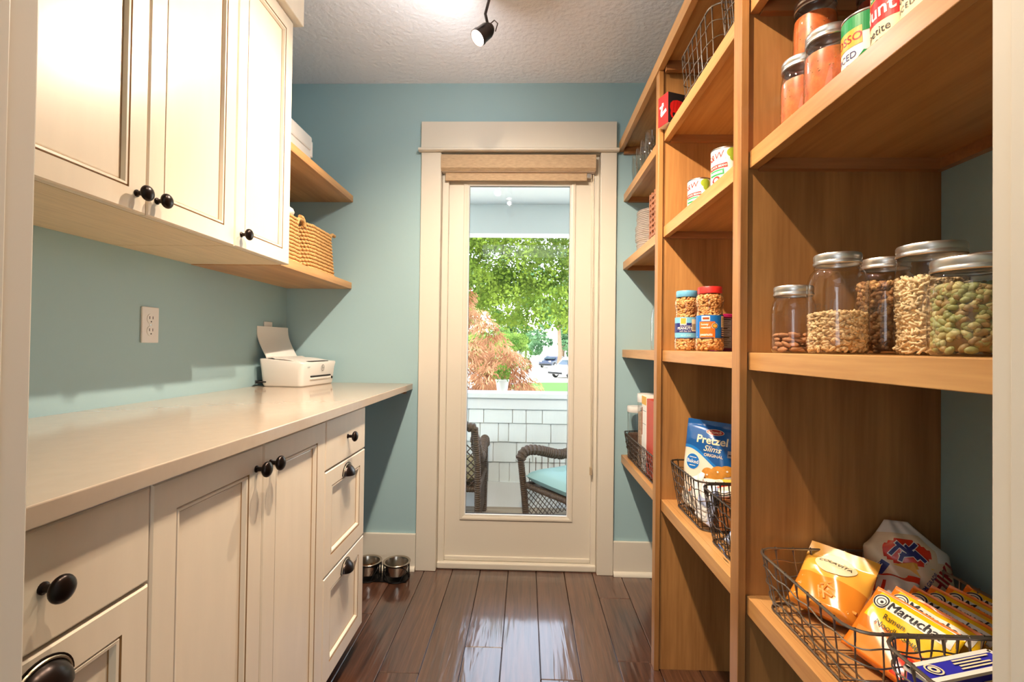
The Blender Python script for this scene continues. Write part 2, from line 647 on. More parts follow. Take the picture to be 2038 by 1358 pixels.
def lay(mb, shape, fn, mi=0, off=(0, 0), rot=0.0, eps=0.0004):
    v, f = shape[0], shape[1]
    c, s = math.cos(rot), math.sin(rot)
    mb.add([fn(off[0] + c * x - s * y, off[1] + s * x + c * y, eps) for x, y in v], f, mi)

def print_part(name, items, fn, mats, parent, **kw):
    """items: (shape, material index, offset, rotation, eps)"""
    mb = MB()
    for it in items:
        lay(mb, it[0], fn, it[1], it[2] if len(it) > 2 else (0, 0), it[3] if len(it) > 3 else 0.0, it[4] if len(it) > 4 else 0.0004)
    return mb.build(name, mats, parent, **kw)
# ---------------------------------------------------------------- room shell
D = 2.432            # inside face of the back wall
XL, XR = -1.213, 0.885
CEIL = 2.44
YF0, YF1 = 0.29, 0.41  # wall with the doorway the camera looks through
RZ = Matrix.Rotation(-math.pi / 2, 4, 'Z')   # plane x=c facing +x  ->  plane y=-c facing -y

fl = struct(MB().box(-2.6, -3.4, -0.12, 2.6, 2.57, -0.018).build('floor', M['subfloor']))
edges = [-0.351 + 0.1383 * k for k in range(-3, 10)]
joints = {0: [1.05, 2.02], 1: [0.62, 1.60], 2: [1.664], 3: [0.9], 4: [1.818], 5: [0.75], 6: [1.652], 7: [1.05], 8: [0.45, 1.40],
          9: [1.76, 2.197], 10: [1.2], 11: [0.8, 1.9]}
# x columns: k=-3..: column index 2 is left of -0.351, 3 is -0.351..-0.213 and so on
for i in range(12):
    x0, x1 = edges[i], edges[i + 1]
    ys = [-0.6] + joints.get({0: 0, 1: 1, 2: 2, 3: 3, 4: 4, 5: 5, 6: 6, 7: 7, 8: 9, 9: 10, 10: 11, 11: 8}[i], []) + [2.50]
    for a, b in zip(ys[:-1], ys[1:]):
        g = 0.0009
        dz = rnd.uniform(-0.0006, 0.0)
        MB().box(x0 + g, a + g, -0.018, x1 - g, b - g, dz).build('plank', M['floor'], fl, bevel=0.0022, seg=1)
MB().box(-2.6, -3.4, -0.018, 2.6, -0.602, -0.001).build('kitchen_boards', M['floor'], fl)

struct(MB().box(XL - 0.12, YF0, 0, XL, D + 0.13, CEIL).build('wall_left', M['wall']))
struct(MB().box(XR, YF0, 0, XR + 0.12, D + 0.13, CEIL).build('wall_right', M['wall']))
DX0, DX1, DZ = -0.447, 0.374, 2.098
struct(MB().box(XL, D, 0, DX0, D + 0.13, CEIL).box(DX1, D, 0, XR, D + 0.13, CEIL).box(DX0, D, DZ, DX1, D + 0.13, CEIL).build('wall_back', M['wall']))
JX0, JX1 = -0.445, 0.397
struct(MB().box(XL, YF0, 0, JX0, YF1, CEIL).box(JX1, YF0, 0, XR, YF1, CEIL).box(JX0, YF0, 2.10, JX1, YF1, CEIL).build('wall_front', M['wall']))
struct(MB().box(-2.6, -3.4, CEIL, 2.6, D + 0.13, CEIL + 0.05).build('ceiling', M['ceiling']))
struct(MB().box(-2.6, -3.4, 0, -2.5, YF0, CEIL).build('wall_kitchen_left', M['kitchen']))
struct(MB().box(2.5, -3.4, 0, 2.6, YF0, CEIL).build('wall_kitchen_right', M['kitchen']))
struct(MB().box(-2.5, -3.4, 0, 2.5, -3.3, CEIL).build('wall_kitchen_rear', M['kitchen']))
struct(MB().box(-2.5, YF0 - 0.004, 0, XL - 0.12, YF1, CEIL).box(XR + 0.12, YF0 - 0.004, 0, 2.5, YF1, CEIL).build('wall_kitchen_front', M['kitchen']))

# jambs of the open doorway in the foreground
tr = structroot('trim_1')
for nm, xa, xb in (('doorway_jamb', JX0 + 0.0005, -0.430), ('doorway_jamb', 0.3825, JX1 - 0.0005)):
    MB().box(xa, YF0 - 0.002, 0, xb, YF1 + 0.002, 2.098).build(nm, M['trim'], tr, bevel=0.002)
MB().box(-0.430, YF0 + 0.02, 0, -0.426, 0.385, 2.09).build('door_stop', M['trim'], tr, bevel=0.0015)
MB().box(0.378, YF0 + 0.02, 0, 0.3825, 0.392, 2.09).build('door_stop', M['trim'], tr, bevel=0.0015)
MB().box(JX0, YF0 - 0.002, 2.0985, JX1, YF1 + 0.002, 2.099 + 0.001).build('doorway_head', M['trim'], tr)

# baseboards with shoe moulding
def baseboard(name, x0, x1, h):
    o = struct(MB().box(x0, D - 0.016, 0, x1, D, h).build(name, M['trim'], bevel=0.003))
    MB().prism([(0, 0), (-0.018, 0), (-0.018, 0.006), (-0.013, 0.015), (-0.005, 0.019), (0, 0.020)], x0, x1, axis=0).build('shoe_mould', M['trim'], o, smooth=True, loc=(0, D - 0.016, 0.0005))
baseboard('baseboard_back_left', XL, -0.536, 0.178)
baseboard('baseboard_back_right', 0.4405, XR, 0.165)

# ---------------------------------------------------------------- glazed door in the back wall
door = structroot('door_1')
YC = D - 0.020
casing = [('casing_left', -0.534, YC, 0, -0.434, D, 2.083), ('casing_right', 0.3605, YC, 0, 0.439, D, 2.083)]
for nm, x0, y0, z0, x1, y1, z1 in casing:
    MB().box(x0, y0, z0, x1, y1, z1).build('side_casing', M['trim'], door, bevel=0.0025)
MB().box(-0.536, YC - 0.003, 2.101, 0.4375, D, 2.237).build('head_casing', M['trim'], door, bevel=0.0025)
MB().prism([(0, -0.009), (-0.020, -0.009), (-0.027, -0.004), (-0.027, 0.004), (-0.020, 0.009), (0, 0.009)], -0.546, 0.4475, axis=0).build('casing_bead', M['trim'], door, smooth=True, loc=(0, YC + 0.004, 2.092))
for x0, x1 in ((DX0 + 0.0005, -0.434), (0.3605, DX1 - 0.0005)):
    MB().box(x0, D - 0.004, 0, x1, D + 0.13, 2.0835).build('door_jamb', M['trim'], door, bevel=0.0015)
MB().box(-0.434, D - 0.004, 2.084, 0.3605, D + 0.13, 2.0975).build('door_jamb', M['trim'], door)
for x0, x1 in ((-0.4335, -0.400), (0.333, 0.360)):
    MB().box(x0, D + 0.022, 0, x1, D + 0.075, 2.083).build('stop_moulding', M['trim'], door, bevel=0.004)
MB().box(-0.400, D + 0.030, 0.034, 0.333, D + 0.075, 0.056).build('stop_moulding', M['trim'], door, bevel=0.004)
MB().box(-0.4335, D + 0.006, 0.0005, 0.360, D + 0.1, 0.033).build('threshold', M['trim'], door, bevel=0.006)
GX0, GX1, GZ0, GZ1 = -0.300, 0.218, 0.262, 1.939
YS = D + 0.040
sl = MB()
sl.box(-0.420, YS, 0.036, GX0 - 0.014, YS + 0.044, 2.075).box(GX1 + 0.014, YS, 0.036, 0.350, YS + 0.044, 2.075)
sl.box(GX0 - 0.014, YS, 0.036, GX1 + 0.014, YS + 0.044, GZ0 - 0.014).box(GX0 - 0.014, YS, GZ1 + 0.014, GX1 + 0.014, YS + 0.044, 2.075)
sl.build('door_slab', M['trim'], door)
def ringframe(name, prof, m):
    mb = MB()
    R = []
    for ins, d in prof:
        R.append([(GX0 + ins, YS - d, GZ0 + ins), (GX1 - ins, YS - d, GZ0 + ins), (GX1 - ins, YS - d, GZ1 - ins), (GX0 + ins, YS - d, GZ1 - ins)])
    for a, b in zip(R[:-1], R[1:]):
        for k in range(4):
            q = (k + 1) % 4
            mb.add([a[k], a[q], b[q], b[k]], [(0, 1, 2, 3)])
    return mb.build(name, m, door)
ringframe('glazing_moulding', [(-0.026, 0.0005), (-0.026, 0.0035), (-0.022, 0.006), (-0.014, 0.0065), (-0.008, 0.004), (-0.004, 0.003), (0.0, -0.004), (0.0, -0.020)], M['trim'])
ringframe('glazing_gasket', [(-0.003, 0.0005), (0.001, 0.0025), (0.003, 0.0), (0.0035, -0.010)], M['white'])
MB().box(GX0 - 0.005, YS + 0.012, GZ0 - 0.005, GX1 + 0.005, YS + 0.0122, GZ1 + 0.005).build('glass_pane', M['pane'], door)
ringframe('spacer_bar', [(0.0, -0.0125), (0.004, -0.0125), (0.004, -0.022), (0.0, -0.022)], M['dark'])

# ---------------------------------------------------------------- roller blind with valance and bead chain
bl = thing('roller_blind', 'tan woven roller blind rolled up under a fabric valance above the glass door', 'blind', (-0.05, D, 2.03))
vx0, vx1 = -0.384, 0.3855
MB().prism([(-0.030, 0.0385), (-0.030, -0.027), (-0.016, -0.040), (0.020, -0.040), (0.020, 0.0385)], vx0, vx1, axis=0).build('valance', M['linen'], bl, bevel=0.001)
MB().box(vx0 + 0.004, -0.013, -0.0415, vx1 - 0.004, 0.018, -0.0402).build('valance_underside', M['linenl'], bl, label='pale grey underside')
MB().box(-0.366, 0.000, -0.081, 0.345, 0.0125, -0.040).build('hem_bar', M['linen'], bl, bevel=0.002)
MB().box(0.347, 0.002, -0.066, 0.366, 0.015, -0.041).build('clutch_bracket', M['tin'], bl, bevel=0.001)
ch = MB()
for i in range(292):
    z = -0.055 - i * 0.005
    for x in (0.366, 0.376):
        xx = x + 0.010 * (i / 291.0) * (1 if x < 0.37 else 0.6)
        ch.ell((xx, -0.004, z), 0.0021, 0.0021, 0.0021, 5, 3)
ch.build('bead_chain', M['chain'], bl, smooth=True, kind='stuff')
MB().box(0.372, -0.008, -1.545, 0.384, 0.004, -1.505).build('chain_weight', M['chain'], bl, bevel=0.002)

# ---------------------------------------------------------------- duplex outlets on the left wall
def outlet(label, y, z, grp=None):
    t = thing('wall_outlet', label, 'outlet', (XL, y, z), 0, grp)
    MB().box(0.0, -0.035, -0.0575, 0.006, 0.035, 0.0575).build('cover_plate', M['white'], t, bevel=0.002)
    for s in (-1, 1):
        f = MB().lathe([(0.0165, 0.0), (0.0165, 0.0016), (0.0, 0.0018)], 20, (0, 0, 0), 0, Matrix.Translation((0.006, 0, s * 0.0195)) @ Matrix.Rotation(math.pi / 2, 4, 'Y')).build('receptacle', M['white'], t, smooth=True)
        q = MB()
        for yy in (-0.0065, 0.0065):
            q.box(0.0074, yy - 0.0011, s * 0.0195 - 0.001, 0.0082, yy + 0.0011, s * 0.0195 + 0.008)
        q.box(0.0074, -0.002, s * 0.0195 - 0.011, 0.0082, 0.002, s * 0.0195 - 0.007)
        q.build('slots', M['dark'], f)
    MB().lathe([(0.0028, 0), (0.0028, 0.0012), (0, 0.0014)], 10, (0, 0, 0), 0, Matrix.Translation((0.006, 0, 0)) @ Matrix.Rotation(math.pi / 2, 4, 'Y')).build('screw', M['tin'], t)
outlet('white duplex wall outlet in the middle of the teal wall above the counter', 1.533, 1.170)
outlet('white wall outlet half hidden behind the printer paper support', 2.250, 1.160)
# ---------------------------------------------------------------- left side: base cabinets, counter, wall cabinets, shelves
CM = [M['cream'], M['glaze']]
XD = -0.588
def knob(parent, y, z, x):
    k = MB()
    k.lathe([(0.0078, 0.0), (0.0078, 0.002), (0.0052, 0.004), (0.0048, 0.015), (0.0075, 0.018)], 14, (0, 0, 0), 0, Matrix.Translation((x, y, z)) @ Matrix.Rotation(math.pi / 2, 4, 'Y'))
    k.ell((x + 0.0245, y, z), 0.0098, 0.0172, 0.0172, 18, 12)
    return k.build('knob', M['bronze'], parent, smooth=True, label='dark bronze oval knob')

def cup_pull(parent, y, z, x):
    n = 18
    w, h = 0.043, 0.037
    fl_ = MB()
    poly = [(w * math.cos(math.pi * i / n), h * math.sin(math.pi * i / n)) for i in range(n + 1)]
    fl_.prism([(y + a, z + b) for a, b in poly], x, x + 0.0022, axis=0)
    p = fl_.build('pull_plate', M['bronze'], parent, label='dark bronze cup pull')
    # cupped hood: quarter ellipsoid open below
    d = MB()
    v = []; f = []
    m = 8
    for layer, (ww, hh, dd) in enumerate(((0.036, 0.030, 0.024), (0.034, 0.028, 0.022))):
        for j in range(m + 1):
            b = math.pi / 2 * j / m
            for i in range(n + 1):
                a = math.pi * i / n
                v.append((x + 0.002 + dd * math.sin(b), y + ww * math.cos(a) * math.cos(b), z - 0.004 * math.sin(b) + hh * math.sin(a) * math.cos(b)))
    L0 = (m + 1) * (n + 1)
    for s in (0, L0):
        for j in range(m):
            for i in range(n):
                q = s + j * (n + 1) + i
                f.append((q, q + 1, q + n + 2, q + n + 1))
    d.add(v, f)
    d.build('pull_hood', M['bronze'], parent, smooth=True)
    e = MB()
    e.tube([(x + 0.0024, y + 0.0385 * math.cos(math.pi * i / 16), z + 0.0325 * math.sin(math.pi * i / 16)) for i in range(17)], 0.0020, 6)
    e.build('pull_edge', M['pewter'], parent, smooth=True, label='pale rim, edge reflection in its colour')
    return p

def base_carcass(t, w, d=0.605, toe=True):
    """box seen behind the doors; t sits at the middle of the front foot line, local x towards the room"""
    h = w / 2
    MB().box(-d, -h + 0.0015, 0.095, -0.0205, h - 0.0015, 0.893).build('carcass', M['cream'], t)
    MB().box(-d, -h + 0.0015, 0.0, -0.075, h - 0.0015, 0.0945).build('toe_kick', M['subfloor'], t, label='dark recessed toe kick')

def drawer_bank(y0, y1, label, grp):
    c = (y0 + y1) / 2
    t = thing('drawer_cabinet', label, 'cabinet', (XD, c, 0), 0, grp)
    h = (y1 - y0) / 2
    base_carcass(t, y1 - y0)
    g = 0.0018
    d1 = slab(-h + g, h - g, 0.738, 0.8875, 0.0).build('drawer_front', CM, t)
    knob(d1, 0.0, 0.8105, 0.0)
    for z0, z1 in ((0.4215, 0.7335), (0.0965, 0.4170)):
        d2 = shaker(-h + g, h - g, z0, z1, 0.0, s=0.050).build('drawer_front', CM, t)
        cup_pull(d2, 0.0, z1 - 0.046, 0.0)
    return t
B0, B1, B2, B3, B4 = 0.412, 0.757, 1.086, 1.4285, 1.785
drawer_bank(B0, B1, 'cream three drawer base cabinet at the near end of the counter', 'drawer base cabinets')
drawer_bank(B3, B4, 'cream three drawer base cabinet at the far end next to the open knee space', 'drawer base cabinets')
t = thing('base_cabinet', 'cream two door base cabinet between the drawer cabinets under the counter', 'cabinet', (XD, (B1 + B3) / 2, 0))
base_carcass(t, B3 - B1)
off = (B1 + B3) / 2
for a, b, ky in ((B1, B2, 1.0563), (B2, B3, 1.1153)):
    d = shaker(a + 0.0018 - off, b - 0.0018 - off, 0.0965, 0.8875, 0.0, s=0.054).build('door', CM, t)
    knob(d, ky - off, 0.8385, 0.0)

ct = thing('countertop', 'polished taupe quartz countertop running along the left wall', 'countertop', (-0.565, 1.42, 0.8957))
MB().box(-0.6475, -1.0095, 0.0, 0.0, 1.0115, 0.0287).build('slab', M['quartz'], ct, bevel=0.002)
MB().box(-0.60, 0.985, -0.020, -0.03, 1.0115, -0.0005).build('support_cleat', M['woodx'], ct)

# wall cabinets
XU = -0.852
def wall_cabinet(y0, y1, label, doors, knobs, grp):
    c = (y0 + y1) / 2
    h = (y1 - y0) / 2
    t = thing('wall_cabinet', label, 'cabinet', (XU, c, 1.398), 0, grp)
    MB().box(-0.3605, -h + 0.001, 0.0035, -0.0222, h - 0.001, 0.995).build('carcass', [M['cream']], t)
    MB().box(-0.3600, -h + 0.002, 0.0, -0.0225, h - 0.002, 0.0033).build('underside', M['creamh'], t, label='grained maple underside')
    for (a, b), ky in zip(doors, knobs):
        d = shaker(a + 0.0016 - c, b - 0.0016 - c, 0.0, 0.872, 0.0, s=0.048).build('door', CM, t)
        knob(d, ky - c, 0.0405, 0.0)
    MB().box(-0.3605, -h, 0.876, 0.026, h + (0.026 if y1 > 1.6 else 0.0), 1.0415).build('frieze', M['cream'], t, bevel=0.003)
    return t
U0, U1, U2, U3 = 0.726, 1.063, 1.392, 1.7205
wall_cabinet(U0, U2, 'cream two door wall cabinet with a pair of knobs, nearer the camera', [(U0, U1), (U1, U2)], [1.034, 1.092], 'wall cabinets')
wall_cabinet(U2, U3, 'narrow cream single door wall cabinet next to the open shelves', [(U2, U3)], [1.4245], 'wall cabinets')

# open shelves beyond the wall cabinets
for z, lab in ((1.3962, 'honey wood open shelf carrying the two wicker baskets'), (1.8355, 'upper honey wood open shelf carrying the white box')):
    t = thing('open_shelf', lab, 'shelf', (-1.048, 2.077, z), 0, 'open shelves in the left corner')
    MB().box(-0.1645, -0.3545, 0.0, 0.1655, 0.3545, 0.0325).build('board', M['woody'], t, bevel=0.0012)

# white lidded storage box on the upper shelf
t = thing('storage_box', 'white lidded storage box on the upper left open shelf', 'box', (-1.07, 1.925, 1.8682))
MB().box(-0.118, -0.178, 0, 0.118, 0.178, 0.092).build('box_body', M['white'], t, bevel=0.006)
MB().box(-0.121, -0.181, 0.0925, 0.121, 0.181, 0.155).build('lid', M['white'], t, bevel=0.008)
MB().box(0.10, 0.165, 0.065, 0.1225, 0.1835, 0.135).build('latch', M['white'], t, bevel=0.004)

# ---- rope baskets
M['rope'] = mat('seagrass_rope', srgb(206, 160, 100), 0.75, var=0.25, vscale=90.0, bump=0.5, bscale=400)
M['cloth'] = mat('white_cloth', srgb(238, 226, 210), 0.9, bump=0.3, bscale=60)
def rr_path(hx, hy, r, n=8):
    pts = []
    for cx, cy, a0 in ((hx - r, hy - r, 0), (-hx + r, hy - r, 90), (-hx + r, -hy + r, 180), (hx - r, -hy + r, 270)):
        for i in range(n + 1):
            a = math.radians(a0 + 90.0 * i / n)
            pts.append((cx + r * math.cos(a), cy + r * math.sin(a)))
    return pts
def resample(pts, step, closed=True):
    P = pts + [pts[0]] if closed else list(pts)
    out = []
    acc = 0.0
    for (x0, y0), (x1, y1) in zip(P[:-1], P[1:]):
        l = math.hypot(x1 - x0, y1 - y0)
        s = -acc
        while s + step <= l:
            s += step
            out.append((x0 + (x1 - x0) * s / l, y0 + (y1 - y0) * s / l))
        acc = l - s
    return out
def rope_basket(x, y, hx, hy, h, label, liner):
    t = thing('rope_basket', label, 'basket', (x, y, 1.4290), 0, 'rope baskets on the open shelf')
    lv = 13
    rr = h / lv / 2
    for k in range(lv):
        tp = k / (lv - 1.0)
        sx, sy = hx * (1.0 - 0.09 * tp), hy * (1.0 - 0.09 * tp)
        p = resample(rr_path(sx - rr, sy - rr, 0.05), 0.0135)
        mb = MB()
        z = rr + k * 2 * rr
        # braided coil: short bead-like strands leaning one way
        n = len(p)
        for i in range(n):
            a, b = p[i], p[(i + 1) % n]
            cx, cy = (a[0] + b[0]) / 2, (a[1] + b[1]) / 2
            ang = math.atan2(b[1] - a[1], b[0] - a[0])
            mb.ell((0, 0, 0), 0.0098, rr * 0.95, rr * 0.86, 8, 5, 0, Matrix.Translation((cx, cy, z + 0.0008 * math.sin(i * 1.7 + k))) @ Matrix.Rotation(ang, 4, 'Z') @ Matrix.Rotation(0.42, 4, 'Y'))
        mb.build('rope_coil', M['rope'], t, smooth=True)
    sx, sy = hx * 0.80, hy * 0.80
    MB().prism(rr_path(sx, sy, 0.04), 0.004, h * 0.86, axis=2).build('lining', M['rope'], t, smooth=True)
    for s in (-1, 1):
        yy = s * (hy * 0.91 + 0.002)
        for xx in (hx * 0.72, hx * 0.20):
            hd = MB()
            hd.tube([(xx, yy - s * 0.016, h - 0.020), (xx, yy - s * 0.004, h + 0.004), (xx + 0.003, yy + s * 0.012, h + 0.010), (xx + 0.003, yy + s * 0.034, h + 0.009)], 0.0085, 9)
            hd.build('rope_handle', M['rope'], t, smooth=True)
    return t
rope_basket(-1.030, 1.860, 0.128, 0.112, 0.192, 'rope basket with white cloth poking out, beside the wall cabinet', True)
rope_basket(-1.030, 2.146, 0.130, 0.158, 0.200, 'longer rope basket nearest the corner on the lower open shelf', False)
cl = MB()
for i in range(4):
    cl.ell((0.03 + 0.02 * math.sin(i * 2.1), -0.075 + i * 0.040, 0.004 * math.sin(i * 3)), 0.062, 0.036, 0.028, 14, 8)
o = cl.build('folded_cloth', M['cloth'], smooth=True, loc=(-1.02, 1.862, 1.640))
tag(o, 'white folded cloths showing above the rim of the first rope basket', 'cloth')

# ---------------------------------------------------------------- printer on the counter
pr = thing('printer', 'small white inkjet printer with raised paper support on the far end of the counter', 'printer', (-1.062, 2.262, 0.9246), math.radians(-7))
body = MB()
pts = []
HX, HY = 0.098, 0.140
lay_ = [(0.0, -0.008, 0.016), (0.004, -0.003, 0.02), (0.012, 0.0, 0.022), (0.080, 0.005, 0.020), (0.118, 0.008, 0.016), (0.124, 0.006, 0.014)]
nn = 4 * 7
v = []; f = []
for z, g, r in lay_:
    for (x, y) in rr_path(HX + g, HY + g, r, 6):
        zz = z - (0.014 * (x + HX) / (2 * HX) if z > 0.1 else 0.0)
        v.append((x, y, zz))
for j in range(len(lay_) - 1):
    for i in range(nn):
        q = (i + 1) % nn
        f.append((j * nn + i, j * nn + q, (j + 1) * nn + q, (j + 1) * nn + i))
f.append(tuple(range(nn))[::-1]); f.append(tuple((len(lay_) - 1) * nn + i for i in range(nn)))
body.add(v, f)
body.build('printer_body', M['white'], pr, smooth=True, angle=30)
# curved scanner lid with front lip
lid = MB()
prof = []
for i in range(13):
    u = i / 12.0
    prof.append((-0.088 + 0.185 * u, 0.1215 + 0.010 * math.sin(math.pi * min(1, u * 0.9 + 0.1)) - 0.0125 * u + (0.006 if u < 0.2 else 0)))
lid.prism(prof + [(x, z - 0.005) for x, z in reversed(prof)], -0.120, 0.112, axis=1)
lid.build('scanner_lid', M['white'], pr, smooth=True, angle=35)
MB().box(0.060, -0.075, 0.1108, 0.103, 0.075, 0.1135).build('feed_slot', M['dark'], pr)
flap = MB()
prof = []
for i in range(15):
    u = i / 14.0
    prof.append((-0.078 - 0.058 * u - 0.018 * math.sin(math.pi * u), 0.120 + 0.150 * u + 0.012 * math.sin(math.pi * u)))
flap.prism(prof + [(x - 0.004, z - 0.002) for x, z in reversed(prof)], -0.118, 0.112, axis=1)
flap.build('paper_support', M['white'], pr, smooth=True, angle=50)
XFp = HX + 0.0048
MB().box(XFp - 0.012, -0.075, 0.040, XFp + 0.0022, 0.095, 0.047).build('output_slot', M['dark'], pr)
MB().box(XFp - 0.004, -0.080, 0.030, XFp + 0.0022, 0.097, 0.0395).build('output_tray', M['white'], pr, bevel=0.001)
MB().box(XFp - 0.004, 0.108, 0.026, XFp + 0.0022, 0.114, 0.037).build('power_button', M['black'], pr)
fp = lambda x, y, e: (XFp + 0.0022 + e + (y - 0.06) * 0.06, x, y)
lg = [(disc2d(0.020, 0.081, 0.0135, 0.0150, 28, 0.86), 0)]
lg.append((text2d('hp', 0.017, shear=0.28), 0, (0.0125, 0.0775)))
lg.append((rect2d(-0.108, 0.088, -0.086, 0.0892), 1)); lg.append((rect2d(-0.108, 0.084, -0.090, 0.0852), 1))
print_part('logo', lg, fp, [M['dark'], M['tin']], pr)
ca = thing('power_cable', 'black printer cable coiled on the counter behind the printer', 'cable', (-1.185, 2.12, 0.9246))
mb = MB()
mb.tube([(0.022 * math.cos(a) * 1.0 + 0.012, 0.034 * math.sin(a) + 0.02, 0.012 + 0.008 * math.sin(a * 0.5) + a * 0.0012) for a in [i * 0.3 for i in range(40)]], 0.0032, 8)
mb.build('cable_loop', M['black'], ca, smooth=True)

# ---------------------------------------------------------------- raised pet bowls on the floor
st = thing('bowl_stand', 'black iron stand holding two steel pet bowls by the baseboard', 'bowl stand', (-0.674, 2.330, 0.0))
def ring3(cx, cy, z, r, n=28):
    return [(cx + r * math.cos(2 * math.pi * i / n), cy + r * math.sin(2 * math.pi * i / n), z) for i in range(n)]
BC = (-0.069, 0.069)
for cx in BC:
    MB().tube(ring3(cx, 0, 0.0745, 0.0595), 0.0025, 6, closed=True).tube(ring3(cx, 0, 0.004, 0.0585), 0.0032, 6, closed=True).build('ring', M['blackm'], st, smooth=True)
    for k in range(6):
        sc_ = MB()
        a0 = 2 * math.pi * k / 6
        sg = 1 if k % 2 else -1
        sc_.tube([(cx + 0.0590 * math.cos(a0 + sg * 1.1 * u), 0.0590 * math.sin(a0 + sg * 1.1 * u), 0.072 - 0.066 * (u ** 1.6)) for u in [i / 10.0 for i in range(11)]], 0.0019, 5)
        sc_.build('scroll_rod', M['blackm'], st, smooth=True)
for i, (px_, py_) in enumerate(((-0.128, 0.0), (0.128, 0.0), (-0.012, -0.020), (0.012, -0.020), (-0.012, 0.02), (0.012, 0.02))):
    MB().tube([(px_, py_, 0.001), (px_, py_, 0.0755)], 0.003, 6).build('upright', M['blackm'], st, smooth=True)
MB().box(-0.125, -0.045, 0.001, 0.125, 0.045, 0.003).build('base_plate', M['blackm'], st)
for cx, lab in ((BC[0], 'stainless steel pet bowl with a little kibble, half hidden by the drawers'), (BC[1], 'empty stainless steel pet bowl on the right of the stand')):
    b = thing('pet_bowl', lab, 'bowl', (-0.674 + cx, 2.330, 0.0215), 0, 'pet bowls in the stand')
    MB().lathe([(0.040, 0.0), (0.046, 0.004), (0.0545, 0.050), (0.0560, 0.056), (0.0650, 0.0575), (0.0655, 0.0600), (0.0640, 0.0615), (0.0545, 0.0590), (0.0520, 0.052), (0.043, 0.006), (0.036, 0.0035), (0.0, 0.003)], 36, (0, 0, 0)).build('bowl', M['steel'], b, smooth=True)
kb = MB()
for i in range(150):
    a = rnd.uniform(0, 6.283); r = 0.040 * math.sqrt(rnd.random())
    kb.ell((r * math.cos(a), r * math.sin(a), rnd.uniform(0, 0.016)), 0.0045, 0.004, 0.003, 6, 4)
M['kibble'] = mat('kibble', srgb(176, 116, 58), 0.8, var=0.3, vscale=200)
o = kb.build('kibble', M['kibble'], smooth=True, loc=(-0.674 + BC[0], 2.330, 0.0300))
tag(o, 'brown pet kibble heaped in the left steel bowl', 'pet food', kind='stuff')

# ---------------------------------------------------------------- ceiling track light
M['lampm'] = mat('lamp_bronze', srgb(60, 50, 46), 0.3, 0.8)
M['bulb'] = mat('lit_bulb', (1, 0.9, 0.75), 0.4, emit=(1.0, 0.86, 0.66), estr=60.0)
tk = thing('track_light', 'dark track spotlight with a glowing halogen bulb on a thin stem from the ceiling', 'lamp', (-0.15, 1.2, CEIL))
MB().box(-0.017, -0.70, -0.020, 0.017, 0.55, -0.0005).build('track', M['lampm'], tk, bevel=0.002)
for hi, (hp, hd) in enumerate(HEADS):
    rc = 0.0 if hi == 0 else -0.024
    hv = Vector(hd).normalized()
    c = Vector(hp) - Vector((-0.15, 1.2, CEIL))
    T = Matrix.Translation(c) @ hv.to_track_quat('Z', 'Y').to_matrix().to_4x4()
    h = MB()
    h.lathe([(0.0, -0.046), (0.016, -0.046), (0.020, -0.040), (0.0245, -0.030), (0.0245, -0.026), (0.0265, -0.024), (0.0280, 0.012), (0.0300, 0.016), (0.0300, 0.030), (0.0270, 0.030), (0.0265, 0.012), (0.020, 0.004)], 24, (0, 0, 0), 0, T, cap1=False)
    hd_ = h.build('lamp_head', M['lampm'], tk, smooth=True)
    MB().lathe([(0.0, 0.006 + rc), (0.018, 0.008 + rc), (0.0245, 0.016 + rc), (0.0245, 0.024 + rc), (0.012, 0.033 + rc), (0.0, 0.034 + rc)], 20, (0, 0, 0), 0, T).build('bulb', M['bulb'], hd_, smooth=True)
    bk = c - hv * 0.030
    top = Vector((0.010, c.y, -0.020))
    MB().tube([top, (0.008, c.y, -0.09), (c.x + 0.008, c.y + 0.004, -0.150), bk + Vector((0, 0, 0.012)), bk], 0.0052, 8).build('stem', M['lampm'], hd_, smooth=True)
    MB().tube([bk + Vector((0.004, 0, 0.018)), bk + Vector((0.022, 0.0, 0.034)), bk + Vector((0.034, 0, 0.022)), bk + Vector((0.026, 0, -0.006))], 0.002, 6).build('wire_loop', M['lampm'], hd_, smooth=True)
# ---------------------------------------------------------------- right side: built-in shelving
XS, XSH = 0.4564, 0.4774
XB = XR - 0.0005
sv = thing('built_in_shelving', 'floor to ceiling honey alder shelving with three open bays on the right', 'shelving', (XS, 1.42, 0))
LX = lambda x: x - XS
LY = lambda y: y - 1.42
def partition(y0, y1):
    p = MB().box(LX(XS + 0.016), LY(y0 + 0.0097), 0.0, LX(XB), LY(y1 - 0.0097), 2.092).build('partition', M['woodz'], sv)
    MB().box(0.0, LY(y0), 0.0, 0.0165, LY(y1), 2.092).build('nosing', M['woodz'], p, bevel=0.0012)
    return p
P1a, P1b = 1.7132, 1.7515
P2a, P2b = 1.0550, 1.0945
partition(P1a, P1b)
partition(P2a, P2b)
def shelf(y0, y1, z, t=0.0375, cl0=True, cl1=True):
    """board with a deep front lip and cleats under it"""
    s = MB().box(LX(XSH + 0.020), LY(y0), z - 0.019, LX(XB), LY(y1), z).build('shelf', M['woody'], sv)
    MB().box(LX(XSH), LY(y0), z - t, LX(XSH + 0.0202), LY(y1), z).build('front_lip', M['woody'], s, bevel=0.0012)
    c = MB()
    if cl1:
        c.box(LX(XSH + 0.021), LY(y1 - 0.018), z - 0.042, LX(XB), LY(y1), z - 0.0192)
    if cl0:
        c.box(LX(XSH + 0.021), LY(y0), z - 0.042, LX(XB), LY(y0 + 0.018), z - 0.0192)
    c.box(LX(XB - 0.018), LY(y0 + 0.018), z - 0.042, LX(XB), LY(y1 - 0.018), z - 0.0192)
    c.build('cleat', M['woodx'], s)
    return s
